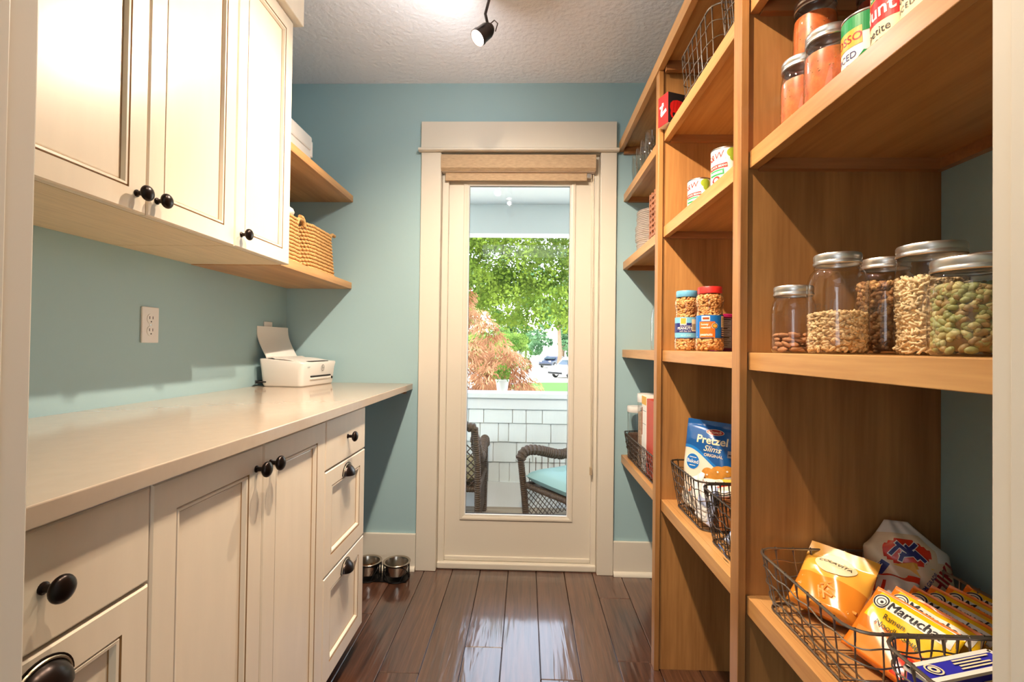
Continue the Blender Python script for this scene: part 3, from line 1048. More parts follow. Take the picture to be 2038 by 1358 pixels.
S1, S2, S3, S4, S5 = 0.5885, 1.108, 1.5425, 1.8810, 2.1385
Y1 = (P1b - 0.0095, D - 0.0005)
Y2 = (P2b - 0.0095, P1a + 0.0095)
Y3 = (YF1 + 0.0005, P2a + 0.0095)
for (a, b) in (Y1, Y2, Y3):
    for z in (S1, S2, S3, S4):
        shelf(a, b, z)
MB().box(LX(0.4518), LY(YF1 + 0.0005), 2.0925, LX(0.472), LY(D - 0.0005), S5).build('top_front_lip', M['woody'], sv, bevel=0.0012)
MB().box(LX(0.472), LY(YF1 + 0.0005), 2.112, LX(XB), LY(D - 0.0005), S5).build('top_board', M['woody'], sv)
for y in (P1a - 0.0095, P1b - 0.0095 + 0.018, P2b - 0.0095 + 0.018, P2a + 0.0095, D - 0.0005):
    MB().box(LX(0.474), LY(y - 0.018), 2.078, LX(XB), LY(y), 2.1115).build('top_cleat', M['woodx'], sv)

# ---------------------------------------------------------------- wire baskets
def rect_at(mb_pts, t):
    return mb_pts
def wire_basket(x0, x1, y0, y1, z0, z1, label, wm, taper=0.018, r=0.035, nh=4, step=0.030, grp='wire baskets on the shelves', low_front=0.0, wave=0.0025):
    cx, cy = (x0 + x1) / 2, (y0 + y1) / 2
    hx, hy, h = (x1 - x0) / 2, (y1 - y0) / 2, z1 - z0
    t = thing('wire_basket', label, 'basket', (cx, cy, z0), 0, grp)
    rr = 0.0026
    def ring(zf, dense=False):
        k = taper * (1 - zf)
        return rr_path(hx - k - rr, hy - k - rr, r, 5)
    MB().tube([(x, y, h - rr) for x, y in ring(1.0)], rr, 7, closed=True).build('rim', wm, t, smooth=True)
    per = resample(ring(1.0), step)
    mesh = MB()
    n = len(per)
    for i, (x, y) in enumerate(per):
        sx, sy = (hx - taper - rr) / (hx - rr), (hy - taper - rr) / (hy - rr)
        j = 0.0012 * math.sin(i * 2.3)
        nx, ny = x / max(abs(x) + abs(y), 1e-6), y / max(abs(x) + abs(y), 1e-6)
        ex, ey = x * sx, y * sy
        mesh.tube([(x * 0.985, y * 0.985, h - 0.022), (x * 0.99, y * 0.99, h - 0.001), (x * 1.004, y * 1.004, h + 0.0012), (x * 1.006, y * 1.006, h - 0.006), ((x + ex) / 2 + j, (y + ey) / 2 - j, h * 0.5), (ex, ey, 0.006), (ex * 0.96, ey * 0.96, 0.0016)], 0.00135, 5)
    for q in range(1, nh):
        zf = q / nh
        k = taper * (1 - zf)
        p = resample(rr_path(hx - k - 0.001, hy - k - 0.001, r, 5), step / 4)
        mesh.tube([(x, y, zf * h + wave * math.sin(i * math.pi / 4.0 + q)) for i, (x, y) in enumerate(p)], 0.00135, 5, closed=True)
    mesh.build('wire_mesh', wm, t, smooth=True, kind='stuff')
    bt = MB()
    bx, by = hx - taper - 0.003, hy - taper - 0.003
    bt.tube([(x, y, 0.0028) for x, y in rr_path(bx, by, r * 0.8, 5)], 0.002, 6, closed=True)
    nx = max(3, int(2 * bx / 0.035))
    for i in range(1, nx):
        x = -bx + 2 * bx * i / nx
        bt.tube([(x, -by, 0.0015), (x, by, 0.0015)], 0.0012, 5)
    ny = max(3, int(2 * by / 0.035))
    for i in range(1, ny):
        y = -by + 2 * by * i / ny
        bt.tube([(-bx, y, 0.0035), (bx, y, 0.0035)], 0.0012, 5)
    bt.build('bottom_grid', wm, t, smooth=True, kind='stuff')
    return t
wire_basket(0.4845, 0.80, 0.735, 1.046, S1 + 0.001, 0.700, 'large wire basket of ramen and pasta on the lowest shelf of the nearest bay', M['wire'], taper=0.016, nh=4, step=0.036)
wire_basket(0.5050, 0.80, 0.430, 0.722, S1 + 0.001, 0.708, 'wire basket with the blue box, half hidden by the doorway jamb', M['wire'], taper=0.016, nh=4, step=0.036)
wire_basket(0.490, 0.795, 1.398, 1.690, S1 + 0.001, 0.738, 'wire basket holding the pretzel bag on the lowest shelf of the middle bay', M['wired'], taper=0.020, nh=5, step=0.024)
wire_basket(0.490, 0.795, 1.105, 1.388, S1 + 0.001, 0.738, 'wire basket of blue and white snack packs beside the pretzel basket', M['wired'], taper=0.020, nh=5, step=0.024)
wire_basket(0.479, 0.78, 1.790, 2.412, S1 + 0.001, 0.712, 'long wire basket with canisters and cereal boxes in the far bay', M['wired'], taper=0.016, nh=5, step=0.026)
wire_basket(0.492, 0.80, 1.325, 1.615, S4 + 0.001, 2.060, 'tall empty wire basket on the high shelf beside the red and black box', M['wire'], taper=0.012, nh=4, step=0.036)
wire_basket(0.492, 0.80, 1.100, 1.300, S4 + 0.001, 2.055, 'tall wire basket on the high shelf touching the middle upright', M['wire'], taper=0.012, nh=4, step=0.036)

# ---------------------------------------------------------------- jars
def jar(x, y, z, r, h, label, rl=None, grp='glass canning jars', lidm='zinc', emboss=True, lh=0.0195):
    rl = rl or r * 0.86
    t = thing('canning_jar', label, 'jar', (x, y, z), 0, grp)
    rn = rl - 0.003
    hs = h - lh
    g = MB()
    prof = [(0.0, 0.003), (r * 0.70, 0.0025), (r * 0.80, 0.0004), (r * 0.90, 0.001), (r * 0.975, 0.006), (r, 0.016), (r, hs * 0.72), (r * 0.985, hs * 0.80), (rn + (r - rn) * 0.55, hs * 0.91), (rn + 0.0008, hs * 0.965), (rn + 0.0026, hs * 0.978), (rn + 0.0026, hs * 0.99), (rn, hs), (rn, h - 0.004)]
    g.lathe(prof, 40, (0, 0, 0), cap1=False)
    g.build('glass_body', M['glass'], t, smooth=True, angle=60)
    l = MB()
    n = 72
    rb = [(rl - 0.001, hs + 0.0005), (rl + 0.0006, hs + 0.002), (rl + 0.0006, hs + 0.0055), (rl - 0.0006, hs + 0.007), (rl - 0.0006, hs + 0.0085), (rl + 0.0002, hs + 0.010), (rl + 0.0002, h - 0.0025), (rl - 0.0012, h), (rl - 0.006, h), (rl - 0.0065, h - 0.0008), (0.0, h - 0.0006)]
    l.lathe(rb, 48, (0, 0, 0), cap0=False)
    l.build('lid', M[lidm], t, smooth=True, angle=40)
    if emboss:
        fn = lambda u, w, e: ((r + e) * math.cos(ang + u / r), (r + e) * math.sin(ang + u / r), w)
        ang = math.atan2(-y, -x) - 0.35
        mb = MB()
        lay(mb, text2d('Ball', r * 0.55, shear=0.35, bold=0.01, align='CENTER'), fn, 0, (0, hs * 0.46), 0.22, 0.0006)
        lay(mb, rect2d(-r * 0.5, 0, r * 0.4, 0.0012, 10, 1), fn, 0, (0, hs * 0.415), 0.22, 0.0006)
        mb.build('embossed_script', M['glassr'], t)
    return t
M['glassr'] = glassmat('embossed_glass', (0.93, 0.94, 0.94), 1.9, 0.12)

def grains(name, label, x, y, z0, r, h, n, size, m, cat='dry food', shape='ell', core=True, top=0.25, bias=0.6, curved=0.0, mats=None):
    """heap of small pieces filling a jar: packed shell of pieces round a solid core"""
    mb = MB()
    rx, ry, rz = size
    for i in range(n):
        if rnd.random() < top:
            rad = r * math.sqrt(rnd.random()); zz = h - rnd.random() * rz * 1.5 + 0.10 * r * math.cos(rad / r * 1.6)
        else:
            rad = r * (1 - 0.16 * rnd.random()); zz = rnd.uniform(rz * 0.6, h)
        rad = min(rad, r - max(rx * 0.35, rz))
        a = rnd.uniform(0, 2 * math.pi)
        T = Matrix.Translation((rad * math.cos(a), rad * math.sin(a), zz)) @ Matrix.Rotation(a + math.pi / 2 + rnd.gauss(0, 0.5), 4, 'Z') @ Matrix.Rotation(rnd.gauss(0, 0.55), 4, 'Y') @ Matrix.Rotation(rnd.uniform(0, 6.28), 4, 'X')
        s = rnd.uniform(0.82, 1.12)
        mi = rnd.randrange(len(m)) if isinstance(m, (list, tuple)) else 0
        if shape == 'curl':
            pts = [(rx * 1.3 * (u - 0.5) * 2, 0.35 * rx * (1 - (2 * u - 1) ** 2), 0) for u in [k / 4.0 for k in range(5)]]
            mb.tube(pts, rz * s, 5, mi, T)
        elif shape == 'lump':
            for k in range(3):
                mb.ell((rnd.uniform(-0.5, 0.5) * rx, rnd.uniform(-0.5, 0.5) * ry, rnd.uniform(-0.4, 0.4) * rz), rx * 0.62 * s, ry * 0.6 * s, rz * 0.7 * s, 6, 4, mi, T)
        else:
            mb.ell((0, 0, 0), rx * s, ry * s, rz * s, 8, 5, mi, T)
    if core:
        rc = r - rx * 0.6
        mb.lathe([(0.0, 0.002), (rc, 0.003), (rc, h - rz * 1.4), (0.0, h - rz * 0.6)], 20, (0, 0, 0), len(m) - 1)
    o = mb.build(name, m, smooth=True, loc=(x, y, z0), angle=180)
    return tag(o, label, cat, kind='stuff')

M['almond'] = mat('almond_skin', srgb(164, 110, 66), 0.65, var=0.3, vscale=120.0, bump=0.4, bscale=500)
M['seed'] = mat('pale_seed', srgb(222, 190, 138), 0.6, var=0.18, vscale=90.0)
M['seed2'] = mat('tan_seed', srgb(190, 150, 98), 0.6, var=0.2, vscale=90.0)
M['walnut'] = mat('walnut', srgb(150, 104, 58), 0.7, var=0.35, vscale=120.0)
M['walnut2'] = mat('walnut_pale', srgb(196, 152, 96), 0.7, var=0.3, vscale=120.0)
M['cashew'] = mat('slivered_nut', srgb(238, 212, 164), 0.55, var=0.10, vscale=70.0)
M['bean'] = mat('green_bean', srgb(146, 150, 92), 0.5, var=0.25, vscale=70.0)
M['bean2'] = mat('olive_bean', srgb(182, 174, 116), 0.5, var=0.2, vscale=70.0)
M['bean3'] = mat('brown_green_bean', srgb(146, 122, 72), 0.5, var=0.2, vscale=70.0)
JZ = S2 + 0.0006
jar(0.523, 0.970, JZ, 0.0390, 0.1300, 'small canning jar with a few almonds at the left end of the jar shelf', rl=0.0345, emboss=False)
jar(0.551, 0.880, JZ, 0.0475, 0.1760, 'quart canning jar one third full of pale seeds', rl=0.0365)
jar(0.664, 0.922, JZ, 0.0470, 0.1760, 'canning jar of walnuts standing behind the jar of pale seeds', rl=0.0380)
jar(0.658, 0.812, JZ, 0.0480, 0.1790, 'tall wide-mouthed canning jar of pale slivered nuts', rl=0.0455)
jar(0.628, 0.704, JZ, 0.0500, 0.1375, 'squat wide-mouthed canning jar of green beans beside the doorway jamb', rl=0.0465, emboss=False)
jar(0.792, 0.850, JZ, 0.0460, 0.1740, 'canning jar at the back by the blue wall, only its lid showing', rl=0.0430, emboss=False)
am = MB().ell((0, 0, 0), 0.0115, 0.0072, 0.0046, 10, 7)
# taper one end of the almond
am.v = [(x, y * (1 - 0.30 * x / 0.0115), z * (1 - 0.2 * x / 0.0115)) for x, y, z in am.v]
first = am.build('almond', M['almond'], smooth=True)
tag(first, 'brown almond at the bottom of the small left jar on the jar shelf', 'almond', 'almonds in the small jar')
k = 0
for layer, cnt in enumerate((13, 12, 12, 9)):
    for i in range(cnt):
        o = first if k == 0 else first.copy()
        if k:
            COL.objects.link(o)
        a = 2 * math.pi * i / cnt + layer * 0.7 + rnd.gauss(0, 0.10)
        rad = (0.0255 if i % 4 else 0.009) + rnd.gauss(0, 0.0010)
        o.location = (0.523 + rad * math.cos(a), 0.970 + rad * math.sin(a), JZ + 0.0080 + layer * 0.0088)
        o.rotation_euler = (rnd.gauss(0, 0.3), rnd.gauss(0, 0.22), a + math.pi / 2 + rnd.gauss(0, 0.35))
        k += 1
grains('pale_seeds', 'pale hulled seeds filling the bottom third of the quart jar', 0.551, 0.880, JZ + 0.004, 0.0445, 0.066, 1500, (0.0060, 0.0030, 0.0024), [M['seed'], M['seed'], M['seed2']])
grains('walnut_pieces', 'brown walnut pieces in the jar behind the pale seeds', 0.664, 0.922, JZ + 0.004, 0.0435, 0.125, 620, (0.0085, 0.0070, 0.0060), [M['walnut'], M['walnut2'], M['walnut']], shape='lump')
grains('slivered_nuts', 'pale slivered nuts filling the tall wide jar', 0.658, 0.812, JZ + 0.004, 0.0432, 0.116, 1300, (0.0080, 0.0030, 0.0022), [M['cashew']], shape='curl')
grains('green_beans', 'dried green and olive beans in the squat jar by the jamb', 0.628, 0.704, JZ + 0.004, 0.0450, 0.092, 760, (0.0085, 0.0056, 0.0052), [M['bean'], M['bean2'], M['bean'], M['bean3']])
grains('dark_grain', 'brown dry food in the jar at the back of the jar shelf', 0.790, 0.850, JZ + 0.004, 0.0440, 0.11, 260, (0.008, 0.006, 0.005), [M['walnut']])

# jars of sauce on the shelf above
M['sauce'] = mat('tomato_sauce', srgb(206, 96, 48), 0.35, var=0.22, vscale=60.0, col2=srgb(226, 128, 66))
M['sauced'] = mat('dark_red_preserve', srgb(116, 34, 20), 0.3, var=0.2, vscale=40.0)
def sauce(x, y, z, r, h, label, m='sauce'):
    mb = MB()
    rr = r - 0.0018
    mb.lathe([(0.0, 0.004), (rr * 0.92, 0.004), (rr, 0.014), (rr, h * 0.86), (rr * 0.97, h), (0.0, h + 0.002)], 32)
    for i in range(70):
        a = rnd.uniform(0, 6.28); zz = rnd.uniform(0.01, h * 0.85)
        mb.ell((rr * math.cos(a), rr * math.sin(a), zz), 0.0012, 0.0012, 0.0010, 5, 3, 1)
    o = mb.build('sauce', [M[m], M['seed2']], smooth=True, loc=(x, y, z))
    return tag(o, label, 'sauce', kind='stuff')
TZ = S3 + 0.0006
JH = 0.132
JL = [(0.530, 0.955, TZ, 0.0380, 0.090, 'jar of orange tomato sauce at the left front, half hidden by the next jar', 'orange tomato sauce inside the leftmost front jar', 'sauce', 'zinc'),
      (0.530, 0.872, TZ, 0.0390, 0.092, 'jar of orange tomato sauce with silver lid next to the white and green can', 'orange tomato sauce with headspace inside the second front jar', 'sauce', 'zinc'),
      (0.585, 1.009, TZ, 0.0370, 0.100, 'hidden lower sauce jar standing in the corner under another jar', 'tomato sauce in the lower corner jar', 'sauce', 'zinc'),
      (0.585, 1.009, TZ + 0.141, 0.0400, 0.108, 'jar of red-orange sauce stacked on top in the corner of the upper shelf', 'red-orange sauce inside the stacked corner jar', 'sauce', 'zinc'),
      (0.665, 0.940, TZ, 0.0380, 0.100, 'lower jar of dark red preserve behind the cans', 'dark red preserve in the lower back jar', 'sauced', 'zinc'),
      (0.665, 0.940, TZ + 0.1325, 0.0380, 0.100, 'stacked jar of dark red preserve behind the cans', 'dark red preserve in the stacked back jar', 'sauced', 'zinc')]
for x, y, z, r, hh, lab, slab_, sm, lm in JL:
    jh = 0.140 if (z == TZ and abs(x - 0.585) < 1e-6) else (0.146 if z > TZ and abs(x - 0.585) < 1e-6 else JH)
    jar(x, y, z, r, jh, lab, rl=r * 0.94, emboss=False, grp='jars of sauce on the upper shelf')
    sauce(x, y, z, r, hh, slab_, sm)

# ---------------------------------------------------------------- tin cans
M['paperw'] = mat('white_label_paper', srgb(240, 234, 222), 0.45)
M['papercream'] = mat('cream_label_paper', srgb(240, 222, 180), 0.45)
M['red'] = mat('red_print', srgb(206, 30, 26), 0.4)
M['redd'] = mat('dark_red_print', srgb(160, 24, 28), 0.4)
M['green'] = mat('green_print', srgb(20, 140, 70), 0.4)
M['lime'] = mat('lime_print', srgb(150, 170, 50), 0.4)
M['gold'] = mat('gold_print', srgb(226, 170, 60), 0.4)
M['orange'] = mat('orange_print', srgb(238, 110, 30), 0.4)
M['yellow'] = mat('yellow_print', srgb(250, 200, 30), 0.35)
M['ink'] = mat('black_ink', srgb(30, 26, 26), 0.5)
M['navy'] = mat('navy_print', srgb(40, 44, 110), 0.4)
M['blue'] = mat('blue_print', srgb(24, 110, 190), 0.38)
M['sky'] = mat('sky_blue_print', srgb(120, 190, 214), 0.4)
M['purple'] = mat('purple_print', srgb(110, 20, 80), 0.4)
M['grey'] = mat('grey_print', srgb(150, 150, 156), 0.45)
M['brown'] = mat('brown_print', srgb(150, 70, 30), 0.45)
M['pretzel'] = mat('pretzel_print', srgb(206, 140, 50), 0.45, var=0.2, vscale=60)
PM = [M[k_] for k_ in ('paperw', 'red', 'green', 'gold', 'ink', 'navy', 'blue', 'sky', 'orange', 'yellow', 'lime', 'grey', 'brown', 'redd', 'papercream', 'purple', 'pretzel')]
PI = {k_: i for i, k_ in enumerate(('paperw', 'red', 'green', 'gold', 'ink', 'navy', 'blue', 'sky', 'orange', 'yellow', 'lime', 'grey', 'brown', 'redd', 'papercream', 'purple', 'pretzel'))}

def can(x, y, z, r, h, label, base, items, turn=0.0, ribs=True, grp=None):
    t = thing('tin_can', label, 'can', (x, y, z), 0, grp)
    MB().lathe([(r - 0.003, 0.002), (r - 0.002, 0.0), (r + 0.0008, 0.001), (r + 0.0008, 0.003), (r - 0.0006, 0.004), (r - 0.0006, h - 0.004), (r + 0.0008, h - 0.003), (r + 0.0008, h - 0.001), (r - 0.001, h), (r - 0.0028, h - 0.0005), (r - 0.003, h - 0.004), (r * 0.6, h - 0.0045), (0.0, h - 0.0045)], 44).build('can_body', M['tin'], t, smooth=True, angle=50)
    MB().lathe([(r, 0.005), (r, h - 0.0048)], 44, cap0=False, cap1=False).build('paper_label', base, t, smooth=True)
    a0 = math.atan2(-y, -x) + turn      # the side of the can that faces the doorway
    fn = lambda u, w, e: ((r + e) * math.cos(a0 + u / r), (r + e) * math.sin(a0 + u / r), w)
    print_part('label_print', items, fn, PM, t)
    return t
R_ = 0.0365
def red_can(x, y, lab, turn):
    it = [(rect2d(-0.114, 0.052, 0.114, 0.105, 60, 1), PI['red'], (0, 0), 0, 0.0003)]
    for q in (-0.076, 0.0, 0.076):
        it.append((text2d("Hunt's", 0.029, bold=0.02, align='CENTER'), PI['paperw'], (q, 0.060), 0.07, 0.0007))
        it.append((rect2d(-0.020, -0.006, 0.020, 0.006, 10, 1), PI['gold'], (q - 0.002, 0.094), 0.10, 0.0005))
        it.append((rect2d(-0.0185, -0.0045, 0.0185, 0.0045, 10, 1), PI['green'], (q - 0.002, 0.094), 0.10, 0.0007))
        it.append((text2d('NATURAL', 0.0080, bold=0.01, align='CENTER'), PI['paperw'], (q - 0.002, 0.0915), 0.10, 0.0010))
        it.append((disc2d(0, 0, 0.0032, 0.0032, 12), PI['lime'], (q + 0.0135, 0.0855), 0, 0.0010))
        it.append((text2d('petite', 0.0165, align='CENTER'), PI['ink'], (q - 0.004, 0.034), 0.05, 0.0006))
        it.append((text2d('DICED', 0.0105, space=1.3, align='CENTER'), PI['ink'], (q - 0.004, 0.020), 0.05, 0.0006))
    return can(x, y, TZ, R_, 0.1115, lab, M['papercream'], it, turn, grp='cans on the upper shelf')
red_can(0.545, 0.726, 'red and cream can of diced tomatoes with a sauce jar stacked on it', -0.72)
red_can(0.528, 0.645, 'red and cream can of diced tomatoes nearest the doorway on the upper shelf', -0.95)
jar(0.545, 0.726, TZ + 0.1118, 0.0385, 0.132, 'sauce jar stacked on top of a red and cream can', rl=0.036, emboss=False, grp='jars of sauce on the upper shelf')
sauce(0.545, 0.726, TZ + 0.1118, 0.0385, 0.095, 'orange sauce inside the jar stacked on the can')
it = [(rect2d(-0.114, 0.076, 0.114, 0.1065, 60, 1), PI['green'], (0, 0), 0, 0.0003)]
for q in (-0.038, 0.038):
    it += [(rect2d(-0.034, 0.058, 0.016, 0.086, 14, 1), PI['gold'], (q, 0), 0.03, 0.0005), (text2d('ROSSO', 0.0185, bold=0.008, align='RIGHT'), PI['redd'], (q + 0.014, 0.066), 0.03, 0.0008),
           (text2d('DICED', 0.0150, align='RIGHT'), PI['navy'], (q + 0.006, 0.040), 0.05, 0.0006), (text2d('TOMATOES', 0.0100, align='RIGHT'), PI['navy'], (q + 0.012, 0.026), 0.05, 0.0006),
           (disc2d(0.020, 0.030, 0.012, 0.011, 16), PI['red'], (q, 0), 0, 0.0006), (poly2d([(0.006, 0.034), (0.016, 0.046), (0.022, 0.044), (0.014, 0.034)]), PI['green'], (q, 0), 0, 0.0009)]
can(0.550, 0.802, TZ, R_, 0.1115, 'white, green and gold can of diced tomatoes between the sauce jar and the red can', M['paperw'], it, 0.45, grp='cans on the upper shelf')

def beans_can(x, y, lab):
    it = []
    for q in (-0.014, 0.100):
        it += [(text2d('S&W', 0.024, shear=0.25, bold=0.012, align='CENTER'), PI['red'], (q - 0.012, 0.080), 0.18, 0.0006),
               (poly2d([(-0.030, 0.0), (0.020, 0.010), (0.020, 0.016), (-0.030, 0.008)]), PI['gold'], (q - 0.004, 0.066), 0.04, 0.0005),
               (rect2d(-0.030, -0.006, 0.024, 0.006, 12, 1), PI['red'], (q - 0.004, 0.060), 0.08, 0.0007),
               (text2d('BLACK BEANS', 0.0075, bold=0.01, align='CENTER'), PI['paperw'], (q - 0.004, 0.0572), 0.08, 0.0010),
               (rect2d(-0.026, -0.0075, 0.016, 0.0075, 12, 1), PI['green'], (q - 0.004, 0.044), 0.06, 0.0006),
               (rect2d(-0.022, -0.003, 0.012, 0.003, 12, 1), PI['paperw'], (q - 0.004, 0.044), 0.06, 0.0009),
               (disc2d(0, 0, 0.012, 0.009, 20, 0.55), PI['red'], (q - 0.010, 0.025), 0.4, 0.0006),
               (text2d('50%', 0.014, shear=0.2, bold=0.01, align='CENTER'), PI['redd'], (q - 0.012, 0.010), 0.2, 0.0006),
               (disc2d(0, 0, 0.016, 0.013, 18), PI['lime'], (q + 0.034, 0.094), 0, 0.0004), (disc2d(0, 0, 0.010, 0.009, 18), PI['lime'], (q + 0.036, 0.080), 0, 0.0006),
               (disc2d(0, 0, 0.011, 0.011, 18), PI['lime'], (q + 0.022, 0.024), 0, 0.0006), (disc2d(0, 0, 0.020, 0.014, 18), PI['grey'], (q + 0.044, 0.046), 0.4, 0.0004)]
        for j in range(7):
            it.append((rect2d(0, 0, 0.016, 0.0022, 4, 1), PI['ink'], (q + 0.056, 0.096 - j * 0.008), 0, 0.0007))
    return can(x, y, TZ, 0.0360, 0.1115, lab, M['paperw'], it, 0.0, grp='cans of beans in the middle bay')
beans_can(0.535, 1.335, 'white can of beans with red and lime label, nearer the middle upright')
beans_can(0.550, 1.575, 'white can of beans with red and lime label, further from the camera')

# ---------------------------------------------------------------- peanut jars and purple canister
M['peanut'] = mat('peanut', srgb(222, 170, 104), 0.55, var=0.16, vscale=80.0)
M['peanut2'] = mat('dark_peanut', srgb(188, 128, 68), 0.55, var=0.16, vscale=80.0)
M['plasticclear'] = glassmat('clear_plastic', (0.98, 0.97, 0.95), 1.4, 0.03)
def peanut_jar(x, y, r, h, lidm, label, items, base, turn):
    t = thing('peanut_jar', label, 'jar', (x, y, S2 + 0.0006), 0, 'plastic peanut jars')
    def rad(z):
        u = z / h
        if u < 0.05: return r * (0.90 + 2.0 * u)
        if u < 0.17: return r
        if u < 0.22: return r * (1 - 0.06 * (u - 0.17) / 0.05)
        if u < 0.55: return r * 0.94
        if u < 0.66: return r * (0.94 - 0.06 * math.sin((u - 0.55) / 0.11 * math.pi / 2))
        if u < 0.82: return r * (0.88 + 0.10 * math.sin((u - 0.66) / 0.16 * math.pi / 2))
        return r * (0.98 - 0.14 * ((u - 0.82) / 0.08))
    zs = [h * 0.90 * i / 22.0 for i in range(23)]
    MB().lathe([(0.0, 0.001)] + [(rad(z), z) for z in zs], 36, cap1=False).build('plastic_body', M['plasticclear'], t, smooth=True, angle=60)
    MB().lathe([(r * 0.84, h * 0.895), (r * 0.86, h * 0.90), (r * 0.86, h * 0.985), (r * 0.83, h), (0.0, h)], 40).build('lid', lidm, t, smooth=True, angle=40)
    rl_ = r * 0.945
    MB().lathe([(rl_, h * 0.205), (rl_, h * 0.555)], 40, cap0=False, cap1=False).build('wrap_label', base, t, smooth=True)
    a0 = math.atan2(-y, -x) + turn
    fn = lambda u, w, e: ((rl_ + e) * math.cos(a0 + u / rl_), (rl_ + e) * math.sin(a0 + u / rl_), w)
    print_part('label_print', items, fn, PM, t)
    mb = MB()
    for i in range(1050):
        zz = rnd.uniform(0.006, h * 0.875)
        if h * 0.23 < zz < h * 0.53 and rnd.random() < 0.85:
            continue
        rr = rad(zz) - 0.0055
        a = rnd.uniform(0, 6.28)
        mb.ell((0, 0, 0), 0.0068, 0.0043, 0.0040, 7, 5, rnd.randrange(2), Matrix.Translation((rr * math.cos(a), rr * math.sin(a), zz)) @ Matrix.Rotation(a + rnd.uniform(0.6, 2.5), 4, 'Z') @ Matrix.Rotation(rnd.gauss(0, 0.6), 4, 'Y'))
    mb.lathe([(0.0, 0.003)] + [(rad(z) - 0.008, max(z, 0.003)) for z in zs], 20, mi=1)
    o = mb.build('peanuts', [M['peanut'], M['peanut2']], smooth=True, loc=(x, y, S2 + 0.0006), angle=180)
    tag(o, 'roasted peanuts filling ' + ('the jar with the blue lid' if lidm == M['lidblue'] else 'the jar with the red lid'), 'nuts', kind='stuff')
    return t
M['lidblue'] = mat('blue_plastic_lid', srgb(110, 176, 208), 0.35)
M['lidred'] = mat('red_plastic_lid', srgb(206, 46, 42), 0.35)
h1, h2 = 0.193, 0.186
z0, z1 = h1 * 0.207, h1 * 0.553
it = [(rect2d(-0.118, z0 + 0.018, 0.118, z1 - 0.018, 60, 1), PI['navy'], (0, 0), 0, 0.0003), (rect2d(-0.118, z0, 0.118, z0 + 0.002, 60, 1), PI['navy'], (0, 0), 0, 0.0004)]
for q in (-0.015, ):
    it += [(rect2d(-0.010, 0, 0.006, 0.018, 4, 2), PI['gold'], (q - 0.006, z1 - 0.021), 0, 0.0008), (rect2d(-0.012, -0.003, 0.008, 0.018, 4, 2), PI['paperw'], (q - 0.006, z1 - 0.021), 0, 0.0006),
           (text2d('Dry Roasted', 0.0062, shear=0.2, align='CENTER'), PI['paperw'], (q - 0.002, z0 + 0.0372), 0, 0.0006), (text2d('PEANUTS', 0.0112, bold=0.02, align='CENTER'), PI['paperw'], (q - 0.004, z0 + 0.0280), 0, 0.0006),
           (text2d('with Sea Salt', 0.0070, shear=0.2, align='CENTER'), PI['paperw'], (q - 0.002, z0 + 0.0205), 0, 0.0006), (text2d('NET WT 16 OZ', 0.0045, align='CENTER'), PI['paperw'], (q, z0 + 0.008), 0, 0.0006),
           (rect2d(0.018, z0 + 0.022, 0.036, z1 - 0.006, 4, 1), PI['papercream'], (q, 0), 0, 0.0006), (rect2d(0.037, z0 + 0.028, 0.060, z1 - 0.002, 6, 1), PI['papercream'], (q, 0), 0, 0.0006)]
    for j in range(6):
        it.append((rect2d(0.020 + j * 0.0026, z0 + 0.026, 0.0212 + j * 0.0026, z0 + 0.046, 1, 1), PI['ink'], (q, 0), 0, 0.0009))
        it.append((rect2d(0.039, z1 - 0.008 - j * 0.0052, 0.058, z1 - 0.0068 - j * 0.0052, 4, 1), PI['redd'], (q, 0), 0, 0.0009))
peanut_jar(0.520, 1.595, 0.0385, h1, M['lidblue'], 'clear plastic peanut jar with a light blue lid', it, M['sky'], 0.35)
z0, z1 = h2 * 0.207, h2 * 0.553
q = -0.012
it = [(rect2d(-0.030, z0 + 0.001, 0.014, z1 - 0.018, 12, 1), PI['orange'], (q, 0), 0, 0.0004), (rect2d(-0.024, z1 - 0.016, 0.0, z1 - 0.002, 6, 2), PI['paperw'], (q, 0), 0, 0.0005), (rect2d(-0.020, z1 - 0.012, -0.002, z1 - 0.006, 6, 1), PI['brown'], (q, 0), 0, 0.0009),
      (text2d('honey', 0.0085, bold=0.02, align='CENTER'), PI['paperw'], (q - 0.014, z0 + 0.036), 0, 0.0008), (text2d('roasted', 0.0085, bold=0.02, align='CENTER'), PI['paperw'], (q - 0.012, z0 + 0.027), 0, 0.0008), (text2d('peanuts', 0.0110, bold=0.02, align='CENTER'), PI['paperw'], (q - 0.010, z0 + 0.006), 0, 0.0008),
      (disc2d(0, 0, 0.0085, 0.0085, 20), PI['paperw'], (q + 0.013, z0 + 0.034), 0, 0.0008), (disc2d(0, 0, 0.0075, 0.0075, 20), PI['ink'], (q + 0.013, z0 + 0.034), 0, 0.0010), (disc2d(0, 0, 0.0060, 0.0055, 20), PI['gold'], (q + 0.013, z0 + 0.034), 0, 0.0012),
      (rect2d(0.034, z0 + 0.030, 0.060, z1 - 0.002, 8, 1), PI['papercream'], (q, 0), 0, 0.0005), (rect2d(0.034, z0 + 0.001, 0.062, z0 + 0.029, 8, 1), PI['navy'], (q, 0), 0, 0.0004)]
for j in range(6):
    it.append((rect2d(0.037, z1 - 0.008 - j * 0.0045, 0.056, z1 - 0.0066 - j * 0.0045, 4, 1), PI['ink'], (q, 0), 0, 0.0008))
for j in range(4):
    it.append((rect2d(0.036, z0 + 0.006 + j * 0.006, 0.056, z0 + 0.0085 + j * 0.006, 4, 1), PI['papercream'], (q, 0), 0, 0.0008))
peanut_jar(0.534, 1.435, 0.0395, h2, M['lidred'], 'clear plastic peanut jar with a red lid', it, M['blue'], 0.35)
